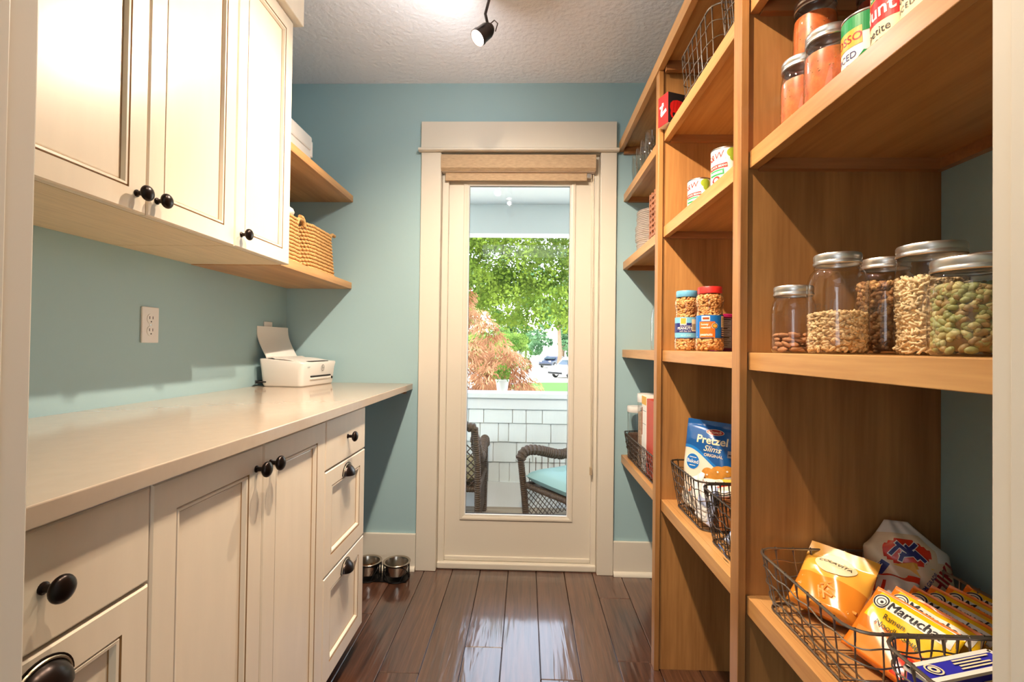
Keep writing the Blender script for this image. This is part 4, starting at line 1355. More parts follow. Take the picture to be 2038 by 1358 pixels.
t = thing('paper_canister', 'purple cardboard canister with a nutrition panel behind the red-lidded jar', 'canister', (0.606, 1.530, S2 + 0.0006))
rp_ = 0.0365
MB().lathe([(rp_ - 0.001, 0), (rp_, 0.001), (rp_, 0.110), (0.0, 0.110)], 36).build('canister_body', M['purple'], t, smooth=True, angle=40)
MB().lathe([(rp_ + 0.001, 0.1045), (rp_ + 0.0012, 0.1125), (rp_ - 0.001, 0.114), (0.0, 0.1138)], 36).build('lid', mat('magenta_lid', srgb(196, 40, 110), 0.35), t, smooth=True, angle=40)
a0 = math.atan2(-1.53, -0.606)
fnc = lambda u, w, e: ((rp_ + e) * math.cos(a0 + u / rp_), (rp_ + e) * math.sin(a0 + u / rp_), w)
it = [(rect2d(-0.002, 0.010, 0.032, 0.100, 12, 1), PI['grey'])]
for j in range(15):
    it.append((rect2d(0.002, 0.095 - j * 0.0055, 0.029 - 0.006 * (j % 3), 0.0962 - j * 0.0055 + (0.002 if j % 5 == 0 else 0), 8, 1), PI['ink'], (0, 0), 0, 0.0008))
print_part('label_print', it, fnc, PM, t)
# ---------------------------------------------------------------- bags and boxes in the baskets
def frame(origin, u, n):
    """local axes: x along the width u, z up the face, -y out of the printed face (n)"""
    u = Vector(u).normalized()
    n = Vector(n).normalized()
    v = n.cross(u).normalized()
    if v.z < 0:
        v = -v
    u = v.cross(n).normalized() * (1 if v.cross(n).dot(u) > 0 else -1)
    Mx = Matrix(((u.x, -n.x, v.x, origin[0]), (u.y, -n.y, v.y, origin[1]), (u.z, -n.z, v.z, origin[2]), (0, 0, 0, 1)))
    return Mx

def pouch(name, label, cat, mtx, w, h, t, mats, regions, items, seed=0, wr=0.0022, crimp=0.05, bottom=0.05, nu=30, nv=34, print_mats=None, group=None, warp=None):
    """filled flexible bag: printed face towards local -y; regions(u,v)->material index, items printed on the front"""
    r = random.Random(seed)
    ph = [(r.uniform(3, 9), r.uniform(3, 9), r.uniform(0, 6.28)) for _ in range(7)]
    def thick(a, b):
        k = max(0.0, 1 - abs(2 * a - 1) ** 2.6) ** 0.6
        lo = min(1.0, b / max(bottom, 1e-4)) ** 0.5
        hi = min(1.0, max(0.0, (1 - b) - crimp) / 0.16) ** 0.6
        return t / 2 * k * lo * hi
    def wrk(a, b):
        return wr * sum(math.sin(p * a * 2.2 + q * b * 2.0 + s) for p, q, s in ph) / 2.6
    def pos(a, b, side, e=0.0):
        x = (a - 0.5) * w
        z = b * h
        y = side * (thick(a, b) + 0.0008 + e) + wrk(a, b) * (0.4 + 0.6 * min(1, thick(a, b) / (t * 0.2 + 1e-6)))
        if warp:
            x, y, z = warp(x, y, z, a, b)
        return (x, y, z)
    o = bpy.data.objects.new(name, None)
    COL.objects.link(o)
    o.matrix_world = mtx
    tag(o, label, cat, group)
    mb = MB()
    for side in (-1, 1):
        v = [pos(i / nu, j / nv, side) for j in range(nv + 1) for i in range(nu + 1)]
        n0 = len(mb.v)
        mb.v += v
        for j in range(nv):
            for i in range(nu):
                q = n0 + j * (nu + 1) + i
                mb.f.append((q, q + 1, q + nu + 2, q + nu + 1))
                mb.m.append(regions((i + 0.5) / nu, (j + 0.5) / nv, side))
    # close the outline
    k = (nu + 1) * (nv + 1)
    loop = [i for i in range(nu + 1)] + [j * (nu + 1) + nu for j in range(1, nv + 1)] + [nv * (nu + 1) + i for i in range(nu - 1, -1, -1)] + [j * (nu + 1) for j in range(nv - 1, 0, -1)]
    for a, b in zip(loop, loop[1:] + loop[:1]):
        mb.f.append((a, b, b + k, a + k)); mb.m.append(regions(0.01, 0.5, -1))
    mb.build('bag', mats, o, smooth=True, angle=75)
    if items:
        fn = lambda x, z, e: pos(min(0.999, max(0.001, x / w + 0.5)), min(0.999, max(0.001, z / h)), -1, e)
        print_part('print', items, fn, print_mats or PM, o)
    return o

def foil(name, col, rough=0.22):
    return mat(name, col, rough, 0.0, spec=0.7)
F = {k_: foil('foil_' + k_, srgb(*c)) for k_, c in dict(orange=(236, 120, 28), yellow=(250, 198, 24), red=(212, 52, 26), blue=(20, 84, 150), bright=(28, 120, 196), cream=(238, 222, 200), gold=(244, 178, 70),
                                                       pasta=(226, 138, 44), rice=(226, 204, 172), white=(238, 234, 228), bread=(186, 122, 66), amber=(222, 140, 60), brownb=(120, 66, 30), lilac=(180, 190, 220)).items()}

# pretzel bag leaning in its basket
def wave_edge(a):
    return 0.55 + 0.115 * math.cos(a * math.pi * 0.95) + 0.018 * math.sin(a * 7)
def rg(a, b, s):
    return 0 if b > wave_edge(a) + 0.10 else 2
PB = Matrix.Translation((0.580, 1.578, S1 + 0.010)) @ Matrix.Rotation(math.radians(-36), 4, 'Z') @ Matrix.Rotation(math.radians(-7), 4, 'X') @ Matrix.Rotation(math.radians(3), 4, 'Y')
W_, H_ = 0.166, 0.285
it = [(text2d('Pretzel', 0.034, bold=0.022, align='CENTER'), PI['papercream'], (0.006, 0.214), 0.0, 0.0018), (text2d('Slims', 0.026, shear=0.35, bold=0.008, align='CENTER'), PI['papercream'], (0.010, 0.190), 0.0, 0.0008),
      (text2d('ORIGINAL', 0.0125, bold=0.01, align='CENTER'), PI['papercream'], (0.014, 0.174), 0.0, 0.0008), (disc2d(0, 0, 0.027, 0.0095, 24), PI['papercream'], (0.010, 0.251), 0.0, 0.0006), (disc2d(0, 0, 0.0255, 0.0082, 24), PI['redd'], (0.010, 0.251), 0, 0.0009),
      (text2d('Crunch', 0.0125, shear=0.3, bold=0.01, align='CENTER'), PI['papercream'], (0.010, 0.2475), 0, 0.0012),
      (disc2d(0, 0, 0.0235, 0.0255, 30), PI['paperw'], (-0.048, 0.150), 0, 0.0006), (disc2d(0, 0, 0.0222, 0.0242, 30), PI['blue'], (-0.048, 0.150), 0, 0.0009), (text2d('Baked', 0.0165, bold=0.015, align='CENTER'), PI['paperw'], (-0.048, 0.145), 0, 0.0013),
      (rect2d(-0.012, 0, 0.012, 0.0022), PI['paperw'], (-0.048, 0.162), 0, 0.0013), (rect2d(-0.010, 0, 0.010, 0.0022), PI['paperw'], (-0.048, 0.136), 0, 0.0013),
      (rect2d(0, 0, 0.021, 0.021, 4, 4), PI['grey'], (0.054, 0.180), 0, 0.0006), (rect2d(0.003, 0.006, 0.018, 0.010, 4, 1), PI['ink'], (0.054, 0.180), 0, 0.0010)]
for cx_, cz_, rx_, rz_ in ((0.004, 0.086, 0.020, 0.022), (0.034, 0.098, 0.024, 0.020), (0.056, 0.106, 0.020, 0.017), (0.030, 0.074, 0.020, 0.015)):
    it.append((disc2d(0, 0, rx_, rz_, 22), PI['pretzel'], (cx_, cz_ + 0.032), 0.2, 0.0006 + 0.0001 * cx_ * 100))
for cx_, cz_ in ((0.002, 0.086), (0.032, 0.100), (0.024, 0.073), (0.058, 0.106)):
    it.append((disc2d(0, 0, 0.0030, 0.0030, 10), PI['paperw'], (cx_, cz_ + 0.032), 0, 0.0024))
def band(lo, hi, n=48, m_=16):
    v = []
    for j in range(m_ + 1):
        for i in range(n + 1):
            a = i / n
            z = lo(a) + (hi(a) - lo(a)) * j / m_
            v.append(((a - 0.5) * W_, z * H_))
    return v, [(j * (n + 1) + i, j * (n + 1) + i + 1, (j + 1) * (n + 1) + i + 1, (j + 1) * (n + 1) + i) for j in range(m_) for i in range(n)]
it = [(band(wave_edge, lambda a: wave_edge(a) + 0.045, 48, 3), len(PM) + 1, (0, 0), 0, 0.0004), (band(lambda a: wave_edge(a) + 0.035, lambda a: 0.999), len(PM), (0, 0), 0, 0.0005)] + it
pouch('pretzel_bag', 'blue and cream bag of pretzels leaning in the middle bay basket', 'snack bag', PB, W_, H_, 0.060, [F['blue'], F['bright'], F['cream']], rg, it, 3, wr=0.0026, crimp=0.06, nu=48, nv=64, print_mats=PM + [F['blue'], F['bright']], warp=lambda x, y, z, a, b: (x * (0.80 + 0.20 * min(1.0, b / 0.45)), y, z))
# loaf of bread in a clear bag
lo = thing('bread_loaf', 'brown sliced bread loaf in its plastic bag in front of the pretzel bag', 'bread', (0.606, 1.447, S1 + 0.010))
mb = MB()
nn_ = 8
for i in range(nn_):
    y = -0.040 + i * 0.0105
    s = 1.0 - 0.06 * abs(i - 4) / 4.0
    mb.prism([(-0.050 * s, 0.0), (0.050 * s, 0.0), (0.054 * s, 0.046), (0.060 * s, 0.058), (0.057 * s, 0.075), (0.040 * s, 0.087), (-0.040 * s, 0.087), (-0.057 * s, 0.075), (-0.060 * s, 0.058), (-0.054 * s, 0.046)], y, y + 0.0098, axis=1)
M['crumb'] = mat('brown_bread', srgb(176, 112, 60), 0.85, var=0.3, vscale=60, bump=0.6, bscale=150)
mb.build('slices', M['crumb'], lo, bevel=0.002)
pouch('bread_bag_top', 'cream and yellow top of a bread bag folded over the loaf', 'bag', Matrix.Translation((0.606, 1.418, S1 + 0.103)) @ Matrix.Rotation(math.radians(-70), 4, 'X'), 0.128, 0.085, 0.016, [F['cream'], F['gold'], F['red']], lambda a, b, s: (2 if 0.44 < b < 0.52 else (1 if b > 0.52 and a > 0.4 else 0)), [], 9, wr=0.004)
pouch('snack_pouch', 'white snack pouch with orange and lime spots at the front of the pretzel basket', 'snack bag', frame((0.534, 1.605, S1 + 0.020), (0.05, -1, 0), (-1, 0, 0.25)), 0.125, 0.120, 0.030, [F['white'], F['cream'], F['orange']], lambda a, b, s: (2 if (a - 0.62) ** 2 + (b - 0.5) ** 2 < 0.012 else (1 if b < 0.35 else 0)),
      [(disc2d(0, 0, 0.010, 0.008, 14), PI['lime'], (0.010, 0.075), 0, 0.0008)], 5)
pouch('chip_pouch', 'silver and white pouch standing beside the loaf in the pretzel basket', 'snack bag', frame((0.530, 1.462, S1 + 0.018), (0.05, -1, 0), (-1, 0, 0.2)), 0.110, 0.115, 0.026, [F['lilac'], F['white']], lambda a, b, s: (0 if 0.42 < b < 0.60 or a > 0.86 else 1), [], 6)
# packs in the second basket of the middle bay
pouch('candy_pack', 'blue and white snack pack lying at the front of the second middle basket', 'snack bag', frame((0.545, 1.245, S1 + 0.012), (0.1, -1, 0), (-0.7, -0.2, 0.7)), 0.150, 0.105, 0.030, [F['white'], F['lilac'], F['bright']], lambda a, b, s: (2 if b > 0.86 or a < 0.06 else (1 if (a * 4 + b * 2.5) % 1.0 > 0.55 else 0)),
      [(disc2d(0, 0, 0.009, 0.007, 14), PI['yellow'], (-0.045, 0.075), 0, 0.0008), (disc2d(0, 0, 0.008, 0.009, 14), PI['purple'], (0.020, 0.040), 0, 0.0008), (disc2d(0, 0, 0.012, 0.008, 14), PI['brown'], (-0.01, 0.06), 0.4, 0.0008)], 11, wr=0.004)
pouch('candy_pack', 'second white snack pack behind the front one in the middle basket', 'snack bag', frame((0.625, 1.235, S1 + 0.014), (0.2, -1, 0), (-0.5, -0.3, 0.8)), 0.140, 0.100, 0.030, [F['white'], F['lilac']], lambda a, b, s: int((a * 3 + b * 4) % 1.0 > 0.6), [], 12, wr=0.004)
tg = thing('paper_tag', 'small bright blue tag with a yellow dot sticking out of the basket', 'tag', (0.500, 1.238, S1 + 0.014), math.radians(0))
MB().box(-0.0006, -0.014, 0.0, 0.0006, 0.014, 0.024).build('card', M['blue'], tg)
MB().lathe([(0.006, 0), (0.006, 0.0007), (0, 0.0008)], 14, (0, 0, 0), 0, Matrix.Translation((-0.0005, 0.001, 0.012)) @ Matrix.Rotation(-math.pi / 2, 4, 'Y')).build('dot', M['yellow'], tg)
tg.rotation_euler = (math.radians(18), math.radians(-25), 0)

# pasta bag with an oval label
def rgc(a, b, s):
    return 0 if b > 0.46 else 1
def bend(x, y, z, a, b):
    return (x, y - 0.028 * max(0.0, (b - 0.5)) ** 1.0, z)
PC = frame((0.566, 0.952, S1 + 0.024), (0.80, -0.60, -0.05), (-0.42, -0.40, 0.82)) @ Matrix.Rotation(math.radians(12), 4, 'Y')
it = [(disc2d(0, 0, 0.037, 0.025, 30), PI['papercream'], (-0.002, 0.100), -0.10, 0.0018), (text2d('COLAVITA', 0.0128, align='CENTER'), PI['ink'], (-0.002, 0.0960), -0.10, 0.0024)]
M['penne'] = mat('pasta_tube', srgb(224, 150, 60), 0.5)
PCo = pouch('pasta_bag', 'orange-yellow pasta bag with a white oval label at the left of the large basket', 'pasta bag', PC, 0.122, 0.142, 0.048, [F['gold'], F['pasta']], rgc, it, 21, wr=0.0016, crimp=0.22, warp=bend)
mb = MB()
for i in range(26):
    x, z = rnd.uniform(-0.044, 0.044), rnd.uniform(0.010, 0.058)
    y = -0.021 * (1 - (2 * x / 0.122) ** 2) - 0.002
    a = rnd.uniform(0, 6.28)
    mb.tube([(x - 0.013 * math.cos(a), y, z - 0.013 * math.sin(a)), (x + 0.013 * math.cos(a), y, z + 0.013 * math.sin(a))], 0.0030, 7)
mb.build('pasta_shapes', M['penne'], PCo, smooth=True, kind='stuff')

# ramen packs standing in a row
def rgr(a, b, s):
    if b > 0.965 or b < 0.06: return 0
    if a < 0.07: return 0
    if b > 0.56 - 0.10 * a and b < 0.965: return 1
    return 0 if b > 0.36 else (2 if a > 0.62 else 3)
def ramen(i, org, full, label):
    nrm = (-0.72, -0.30, 0.62)
    u = (0.36, -0.90, -0.16)
    w, h = 0.135, 0.118
    it = [(disc2d(0, 0, 0.0140, 0.0125, 24), PI['paperw'], (-0.047, 0.0975), 0, 0.0006), (disc2d(0, 0, 0.0132, 0.0118, 24, 0.80), PI['ink'], (-0.047, 0.0975), 0, 0.0009), (disc2d(0, 0, 0.0085, 0.0072, 20, 0.80), PI['ink'], (-0.046, 0.0970), 0, 0.0009), (disc2d(0, 0, 0.0030, 0.0026, 12), PI['ink'], (-0.045, 0.0965), 0, 0.0010),
          (rect2d(-0.034, 0.0880, 0.060, 0.1060, 40, 6), PI['paperw'], (0, 0), -0.0, 0.0006),
          (text2d('Maruchan', 0.0215, align='LEFT'), PI['ink'], (-0.0310, 0.0905), 0, 0.0016), (text2d('Maruchan', 0.0215, align='LEFT'), PI['ink'], (-0.0302, 0.0908), 0, 0.0019)]
    if full:
        it += [(text2d('Ramen', 0.0135, align='LEFT'), PI['ink'], (-0.030, 0.0730), 0, 0.0020), (text2d('Noodle Soup', 0.0135, align='LEFT'), PI['ink'], (-0.036, 0.0590), 0, 0.0020)]
    return pouch('ramen_pack', label, 'noodle pack', frame(org, u, nrm), w, h, 0.0235, [F['orange'], F['yellow'], F['red'], F['amber']], rgr, it, 40 + i, wr=0.0020, crimp=0.05, nu=40, nv=46, group='ramen packs in the large basket')
ords = ['nearest', 'second', 'third', 'fourth', 'fifth', 'sixth']
for i in range(6):
    # each pack leans on the next one towards the back
    ramen(i, (0.574 + 0.0335 * i, 0.806 + 0.0035 * i, S1 + 0.012), i == 0, 'yellow and orange ramen noodle pack, %s from the front wires of the basket' % ords[i])

# rice bag
def rgn(a, b, s):
    if b > 0.86: return 1
    if (a - 0.46) ** 2 / 0.075 + (b - 0.66) ** 2 / 0.020 < 1: return 2
    return 0 if a < 0.80 or b < 0.6 else 1
PR = frame((0.752, 0.966, S1 + 0.012), (0.93, -0.34, 0.0), (-0.36, -0.80, 0.35))
it = [(text2d('NISHIKI', 0.033, bold=0.025, align='CENTER'), PI['redd'], (0.044, 0.052), 0.95, 0.0010), (text2d('PREMIUM GRADE', 0.0090, bold=0.015, align='CENTER'), PI['navy'], (0.020, 0.056), 0.95, 0.0010),
      (text2d('RICE', 0.0120, bold=0.01, align='CENTER'), PI['paperw'], (-0.052, 0.080), 1.0, 0.0016), (rect2d(-0.018, -0.007, 0.018, 0.007, 6, 2), PI['navy'], (-0.050, 0.080), 1.0, 0.0010)]
for k_, (x_, z_, l_, rt_) in enumerate(((-0.024, 0.120, 0.030, 0.9), (-0.012, 0.124, 0.034, -0.7), (0.002, 0.118, 0.034, -0.9), (0.006, 0.128, 0.028, 0.6), (-0.006, 0.112, 0.026, 0.2), (0.014, 0.112, 0.028, -0.8), (-0.014, 0.108, 0.022, 1.2))):
    it.append((rect2d(-l_ / 2, -0.0042, l_ / 2, 0.0042, 8, 2), PI['paperw'], (x_, z_), rt_, 0.0010))
    it.append((rect2d(-l_ / 2 + 0.002, -0.0030, l_ / 2 - 0.002, 0.0030, 8, 2), PI['navy'], (x_, z_), rt_, 0.0016))
it.append((poly2d([(-0.026, 0.0), (0.006, 0.008), (0.040, 0.0), (0.010, -0.004), (0.016, -0.018), (0.0, -0.006)]), PI['gold'], (-0.004, 0.092), 0.0, 0.0012))
def neck(x, y, z, a, b):
    k = 1.0 - 0.72 * max(0.0, (b - 0.70) / 0.30) ** 0.8
    return (x * k - 0.03 * max(0.0, b - 0.7), y * (0.5 + 0.5 * k), z)
pouch('rice_bag', 'clear rice bag with a red and blue emblem at the back of the basket', 'rice bag', PR, 0.140, 0.178, 0.070, [F['rice'], F['white'], F['red']], rgn, it, 31, wr=0.0036, crimp=0.02, warp=neck)
pouch('wrapped_pack', 'white and red wrapped pack between the pasta bag and the ramen', 'snack bag', frame((0.660, 0.915, S1 + 0.012), (0.7, -0.7, 0), (-0.5, -0.4, 0.75)), 0.080, 0.125, 0.024, [F['white'], F['red']], lambda a, b, s: 1 if b > 0.88 or (0.55 < b < 0.8 and (a * 6) % 1.0 < 0.4 and a < 0.5) else 0, [], 33)
# blue box standing askew in the next basket
BX = Matrix.Translation((0.592, 0.661, S1 + 0.007)) @ Matrix.Rotation(math.radians(16), 4, 'Z')
bx = thing('food_box', 'blue cardboard box with white edges standing in the half hidden basket', 'box')
bx.matrix_world = BX
M['bluebox'] = mat('royal_blue_card', srgb(52, 50, 176), 0.4)
bw, bd, bh = 0.150, 0.030, 0.099
MB().box(-bw / 2, 0, 0, bw / 2, bd, bh).build('carton', M['bluebox'], bx, bevel=0.0015)
ed = MB()
e_ = 0.0035
for x in (-bw / 2, bw / 2):
    ed.box(x - e_, -0.0006, bh - e_, x + e_, bd + 0.0006, bh + 0.0006)
    ed.box(x - e_, -0.0006, 0.0, x + e_, e_, bh + 0.0006)
for y in (0.0, bd):
    ed.box(-bw / 2 - 0.0006, y - e_, bh - e_, bw / 2 + 0.0006, y + e_, bh + 0.0006)
ed.build('white_edges', M['paperw'], bx)
it = []
for j in range(4):
    it.append((rect2d(-0.010 + 0.004 * (j % 2), 0.006 + j * 0.005, 0.060 - 0.010 * (j % 3), 0.0085 + j * 0.005, 4, 1), PI['papercream'], (0, 0), 0, 0.0012))
it += [(disc2d(0, 0, 0.0115, 0.0105, 26, 0.80), PI['papercream'], (-0.048, 0.015), 0, 0.0012), (disc2d(0, 0, 0.0070, 0.0065, 22, 0.45), PI['papercream'], (-0.048, 0.015), 0, 0.0014)]
print_part('top_print', it, lambda x, y, e: (x, y, bh + 0.0006 + e), PM, bx)
it = []
for j in range(3):
    it.append((rect2d(0.015, 0.078 - j * 0.016, 0.066, 0.086 - j * 0.016, 4, 1), PI['papercream'], (0, 0), 0, 0.0012))
print_part('front_print', it, lambda x, z, e: (x, -0.0006 - e, z), PM, bx)

# ---------------------------------------------------------------- red and black box on the high shelf
t = thing('printed_box', 'small red and black box with a red animal picture on the high shelf', 'box', (0.471, 1.652, S4 + 0.0006), math.radians(21))
MB().box(0.0, 0.0, 0.0, 0.098, 0.054, 0.104).build('carton', M['ink'], t, bevel=0.0008)
MB().box(-0.0008, 0.0005, 0.0005, 0.0006, 0.0535, 0.1035).build('side_panel', M['red'], t, label='red side panel')
MB().box(0.0005, 0.0005, -0.0001, 0.0975, 0.0535, 0.0007).build('bottom_panel', M['paperw'], t)
arm = [(0.006, 0.052), (0.008, 0.066), (0.018, 0.076), (0.034, 0.080), (0.052, 0.078), (0.066, 0.068), (0.076, 0.056), (0.086, 0.048), (0.088, 0.044), (0.078, 0.044), (0.068, 0.040), (0.060, 0.036), (0.064, 0.024), (0.058, 0.022), (0.050, 0.034), (0.040, 0.036), (0.036, 0.036), (0.042, 0.022), (0.036, 0.020), (0.026, 0.036), (0.018, 0.036), (0.016, 0.030), (0.020, 0.018), (0.013, 0.018), (0.008, 0.030), (0.010, 0.040)]
fr = lambda x, z, e: (x, -e, z)
it = [(poly2d([(x * 1.05, z) for x, z in arm]), PI['red'], (0, 0), 0, 0.0006)]
for xx in (0.020, 0.033, 0.046):
    it.append((rect2d(-0.0004, 0.0, 0.0004, 0.036, 1, 4), PI['ink'], (xx, 0.040), -0.10, 0.0010))
print_part('front_print', it, fr, PM, t)
fs = lambda x, z, e: (-0.0008 - e, 0.054 - x, z)
it = [(rect2d(-0.0045, 0, 0.0045, 0.034, 1, 1), PI['paperw'], (0.018, 0.044), -0.25, 0.0006), (rect2d(-0.010, 0, 0.012, 0.008, 1, 1), PI['paperw'], (0.020, 0.062), 0.2, 0.0007), (rect2d(-0.016, 0, 0.016, 0.012, 1, 1), PI['paperw'], (0.032, 0.036), 0.35, 0.0006)]
print_part('side_print', it, fs, PM, t)
# silver scoop lying in the tall wire basket
o = MB().ell((0, 0, 0), 0.050, 0.060, 0.012, 18, 8).build('silver_dish', M['steel'], smooth=True, loc=(0.60, 1.46, S4 + 0.020))
tag(o, 'shallow silver dish lying inside the tall wire basket', 'dish')

# ---------------------------------------------------------------- far bay: canisters, cereal boxes, plates, crate, glasses, bottle
M['canclear'] = glassmat('clear_canister', (0.95, 0.96, 0.96), 1.45, 0.02)
def canister(x, y, r, h, label, fill=None):
    t = thing('food_canister', label, 'canister', (x, y, S1 + 0.006), 0, 'clear canisters in the far basket')
    MB().lathe([(0.0, 0.001), (r * 0.9, 0.0), (r * 0.96, 0.004), (r * 0.96, h * 0.90)], 32, cap1=False).build('clear_body', M['canclear'], t, smooth=True, angle=50)
    MB().lathe([(r * 0.98, h * 0.885), (r, h * 0.89), (r * 1.03, h * 0.965), (r * 1.0, h), (0.0, h)], 36, cap0=False).build('white_lid', M['white'], t, smooth=True, angle=40)
    return t
canister(0.530, 2.345, 0.042, 0.245, 'shorter clear canister with white lid nearest the back wall')
canister(0.548, 2.195, 0.046, 0.318, 'taller clear canister with white lid holding pale flakes')
o = MB().lathe([(0.0, 0.003), (0.042, 0.003), (0.042, 0.235), (0.0, 0.24)], 28).build('flakes', mat('pale_flakes', srgb(176, 146, 120), 0.8, var=0.3, vscale=90, bump=0.5, bscale=200), smooth=True, loc=(0.548, 2.195, S1 + 0.006), angle=40)
tag(o, 'pale flakes inside the taller canister', 'dry food', kind='stuff')
o = MB().lathe([(0.0, 0.003), (0.0385, 0.003), (0.0385, 0.115), (0.0, 0.12)], 28).build('dark_beans', mat('dark_beans', srgb(86, 60, 44), 0.7, var=0.4, vscale=120), smooth=True, loc=(0.530, 2.345, S1 + 0.006), angle=40)
tag(o, 'dark dry food in the bottom of the shorter canister', 'dry food', kind='stuff')
def cereal(y0, y1, h, label, top, body):
    t = thing('cereal_box', label, 'box', (0.505, y0, S1 + 0.006), 0, 'boxes in the far basket')
    MB().box(0.0, 0.0, 0.0, 0.20, y1 - y0, h).build('carton', M[body], t, bevel=0.001)
    if top:
        MB().box(-0.0006, 0.0004, h - 0.036, 0.2004, y1 - y0 - 0.0004, h - 0.001).build('top_band', M[top], t)
        MB().box(-0.0006, y1 - y0 - 0.014, 0.15, 0.0, y1 - y0 - 0.002, h - 0.050).build('side_print', M['brown'], t)
        for zz in (0.10, 0.20, 0.255):
            MB().box(-0.0005, 0.002, zz, 0.0, y1 - y0 - 0.003, zz + 0.0012).build('rule', M['ink'], t)
    return t
cereal(2.052, 2.128, 0.318, 'white cereal box with an orange top band beside the tall canister', 'gold', 'paperw')
M['brick'] = mat('brick_red_card', srgb(190, 66, 38), 0.45)
cereal(1.900, 2.044, 0.312, 'brick red box in front of the white cereal box', None, 'brick')

# stack of white plates
pl0 = None
NTH = 'topmost second third fourth fifth sixth seventh eighth ninth tenth eleventh twelfth thirteenth fourteenth fifteenth sixteenth seventeenth eighteenth nineteenth twentieth twenty-first twenty-second twenty-third'.split()
M['china'] = mat('white_china', srgb(236, 226, 218), 0.18, coat=0.4)
for i in range(24):
    z = S3 + 0.0006 + i * 0.0086
    if pl0 is None:
        pl0 = MB().lathe([(0.0, 0.002), (0.034, 0.002), (0.038, 0.0), (0.042, 0.002), (0.060, 0.004), (0.086, 0.0125), (0.089, 0.0140), (0.088, 0.0155), (0.084, 0.0150), (0.060, 0.0075), (0.0, 0.0055)], 48).build('plate', M['china'], smooth=True, angle=50)
        o = pl0
    else:
        o = pl0.copy()
        COL.objects.link(o)
    sl_ = 0.006 if 6 < i < 16 else 0.0
    o.location = (0.604 + 0.0012 * math.sin(i * 2.2) - sl_, 2.300 + 0.002 * math.cos(i * 1.3), z)
    o.rotation_euler = (0, 0, i * 0.7)
    tag(o, 'white china plate, ' + ('topmost' if i == 23 else ('lowest' if i == 0 else NTH[23 - i] + ' from the top')) + ' in the stack of plates', 'plate', 'stacked white plates')

# slotted wooden crate
M['crate'] = woodmat('brown_crate_wood', srgb(176, 112, 74), srgb(128, 74, 44), 1, 0.5)
t = thing('slatted_crate', 'brown wooden crate with slotted sides beside the stack of white plates', 'crate', (0.500, 1.885, S3 + 0.0006))
ch_, cw_, cd_ = 0.200, 0.130, 0.22
nsl = 9
for j in range(nsl):
    zz = j * ch_ / nsl
    s = MB()
    s.box(0.0, 0.0, zz + 0.001, 0.010, cw_, zz + ch_ / nsl * 0.50)
    for yy in (0.0, cw_ * 0.34, cw_ * 0.67, cw_ - 0.012):
        s.box(0.0005, yy, zz + ch_ / nsl * 0.50, 0.0095, yy + 0.012, zz + ch_ / nsl + 0.001)
    s.build('slat', M['crate'], t)
MB().box(0.0105, 0.0, 0.0, cd_, 0.010, ch_).box(0.0105, cw_ - 0.010, 0.0, cd_, cw_, ch_).box(cd_ - 0.010, 0.0105, 0, cd_, cw_ - 0.0105, ch_).box(0.0105, 0.0105, 0.0, cd_ - 0.0105, cw_ - 0.0105, 0.008).build('crate_shell', M['crate'], t)

# drinking glasses on the high shelf
gl = thing('drinking_glass', 'clear drinking glass, front row on the high shelf, closest to the back wall', 'glass', (0.532, 2.350, S4 + 0.0006), 0, 'drinking glasses on the high shelf')
M['gl2'] = glassmat('tumbler_glass', (0.96, 0.96, 0.94), 1.7, 0.0, 1.3)
MB().lathe([(0.0, 0.006), (0.024, 0.006), (0.0275, 0.012), (0.0265, 0.05), (0.031, 0.09), (0.0300, 0.155), (0.0312, 0.1565), (0.0325, 0.155), (0.0332, 0.09), (0.0292, 0.05), (0.0300, 0.008), (0.0260, 0.0), (0.0, 0.001)], 28).build('glass_body', M['gl2'], gl, smooth=True, angle=60)
ORD = ['second', 'third', 'fourth']
for i in range(3):
    dup(gl, (0.530, 2.350 - 0.088 * (i + 1), S4 + 0.0006), None, 'clear drinking glass, front row on the high shelf, %s from the back wall' % ORD[i])
for i in range(4):
    dup(gl, (0.612, 2.335 - 0.088 * i, S4 + 0.0006), None, 'clear drinking glass in the back row behind the front glasses, %s from the back wall' % (['first'] + ORD)[i])

t = thing('glass_bottle', 'tall clear bottle with a white and orange cap just behind the far upright', 'bottle', (0.545, 2.020, S2 + 0.0006))
MB().lathe([(0.0, 0.004), (0.026, 0.0), (0.0300, 0.004), (0.0315, 0.04), (0.0315, 0.13), (0.027, 0.165), (0.016, 0.190), (0.013, 0.200), (0.013, 0.212)], 30, cap1=False).build('glass_body', M['glass'], t, smooth=True, angle=60)
MB().lathe([(0.0160, 0.200), (0.0165, 0.2015), (0.0165, 0.214)], 24, cap0=False, cap1=False).build('cap_band', M['orange'], t, smooth=True)
MB().lathe([(0.0165, 0.214), (0.0165, 0.224), (0.015, 0.226), (0.0, 0.226)], 24, cap0=False).build('cap', M['white'], t, smooth=True, angle=40)
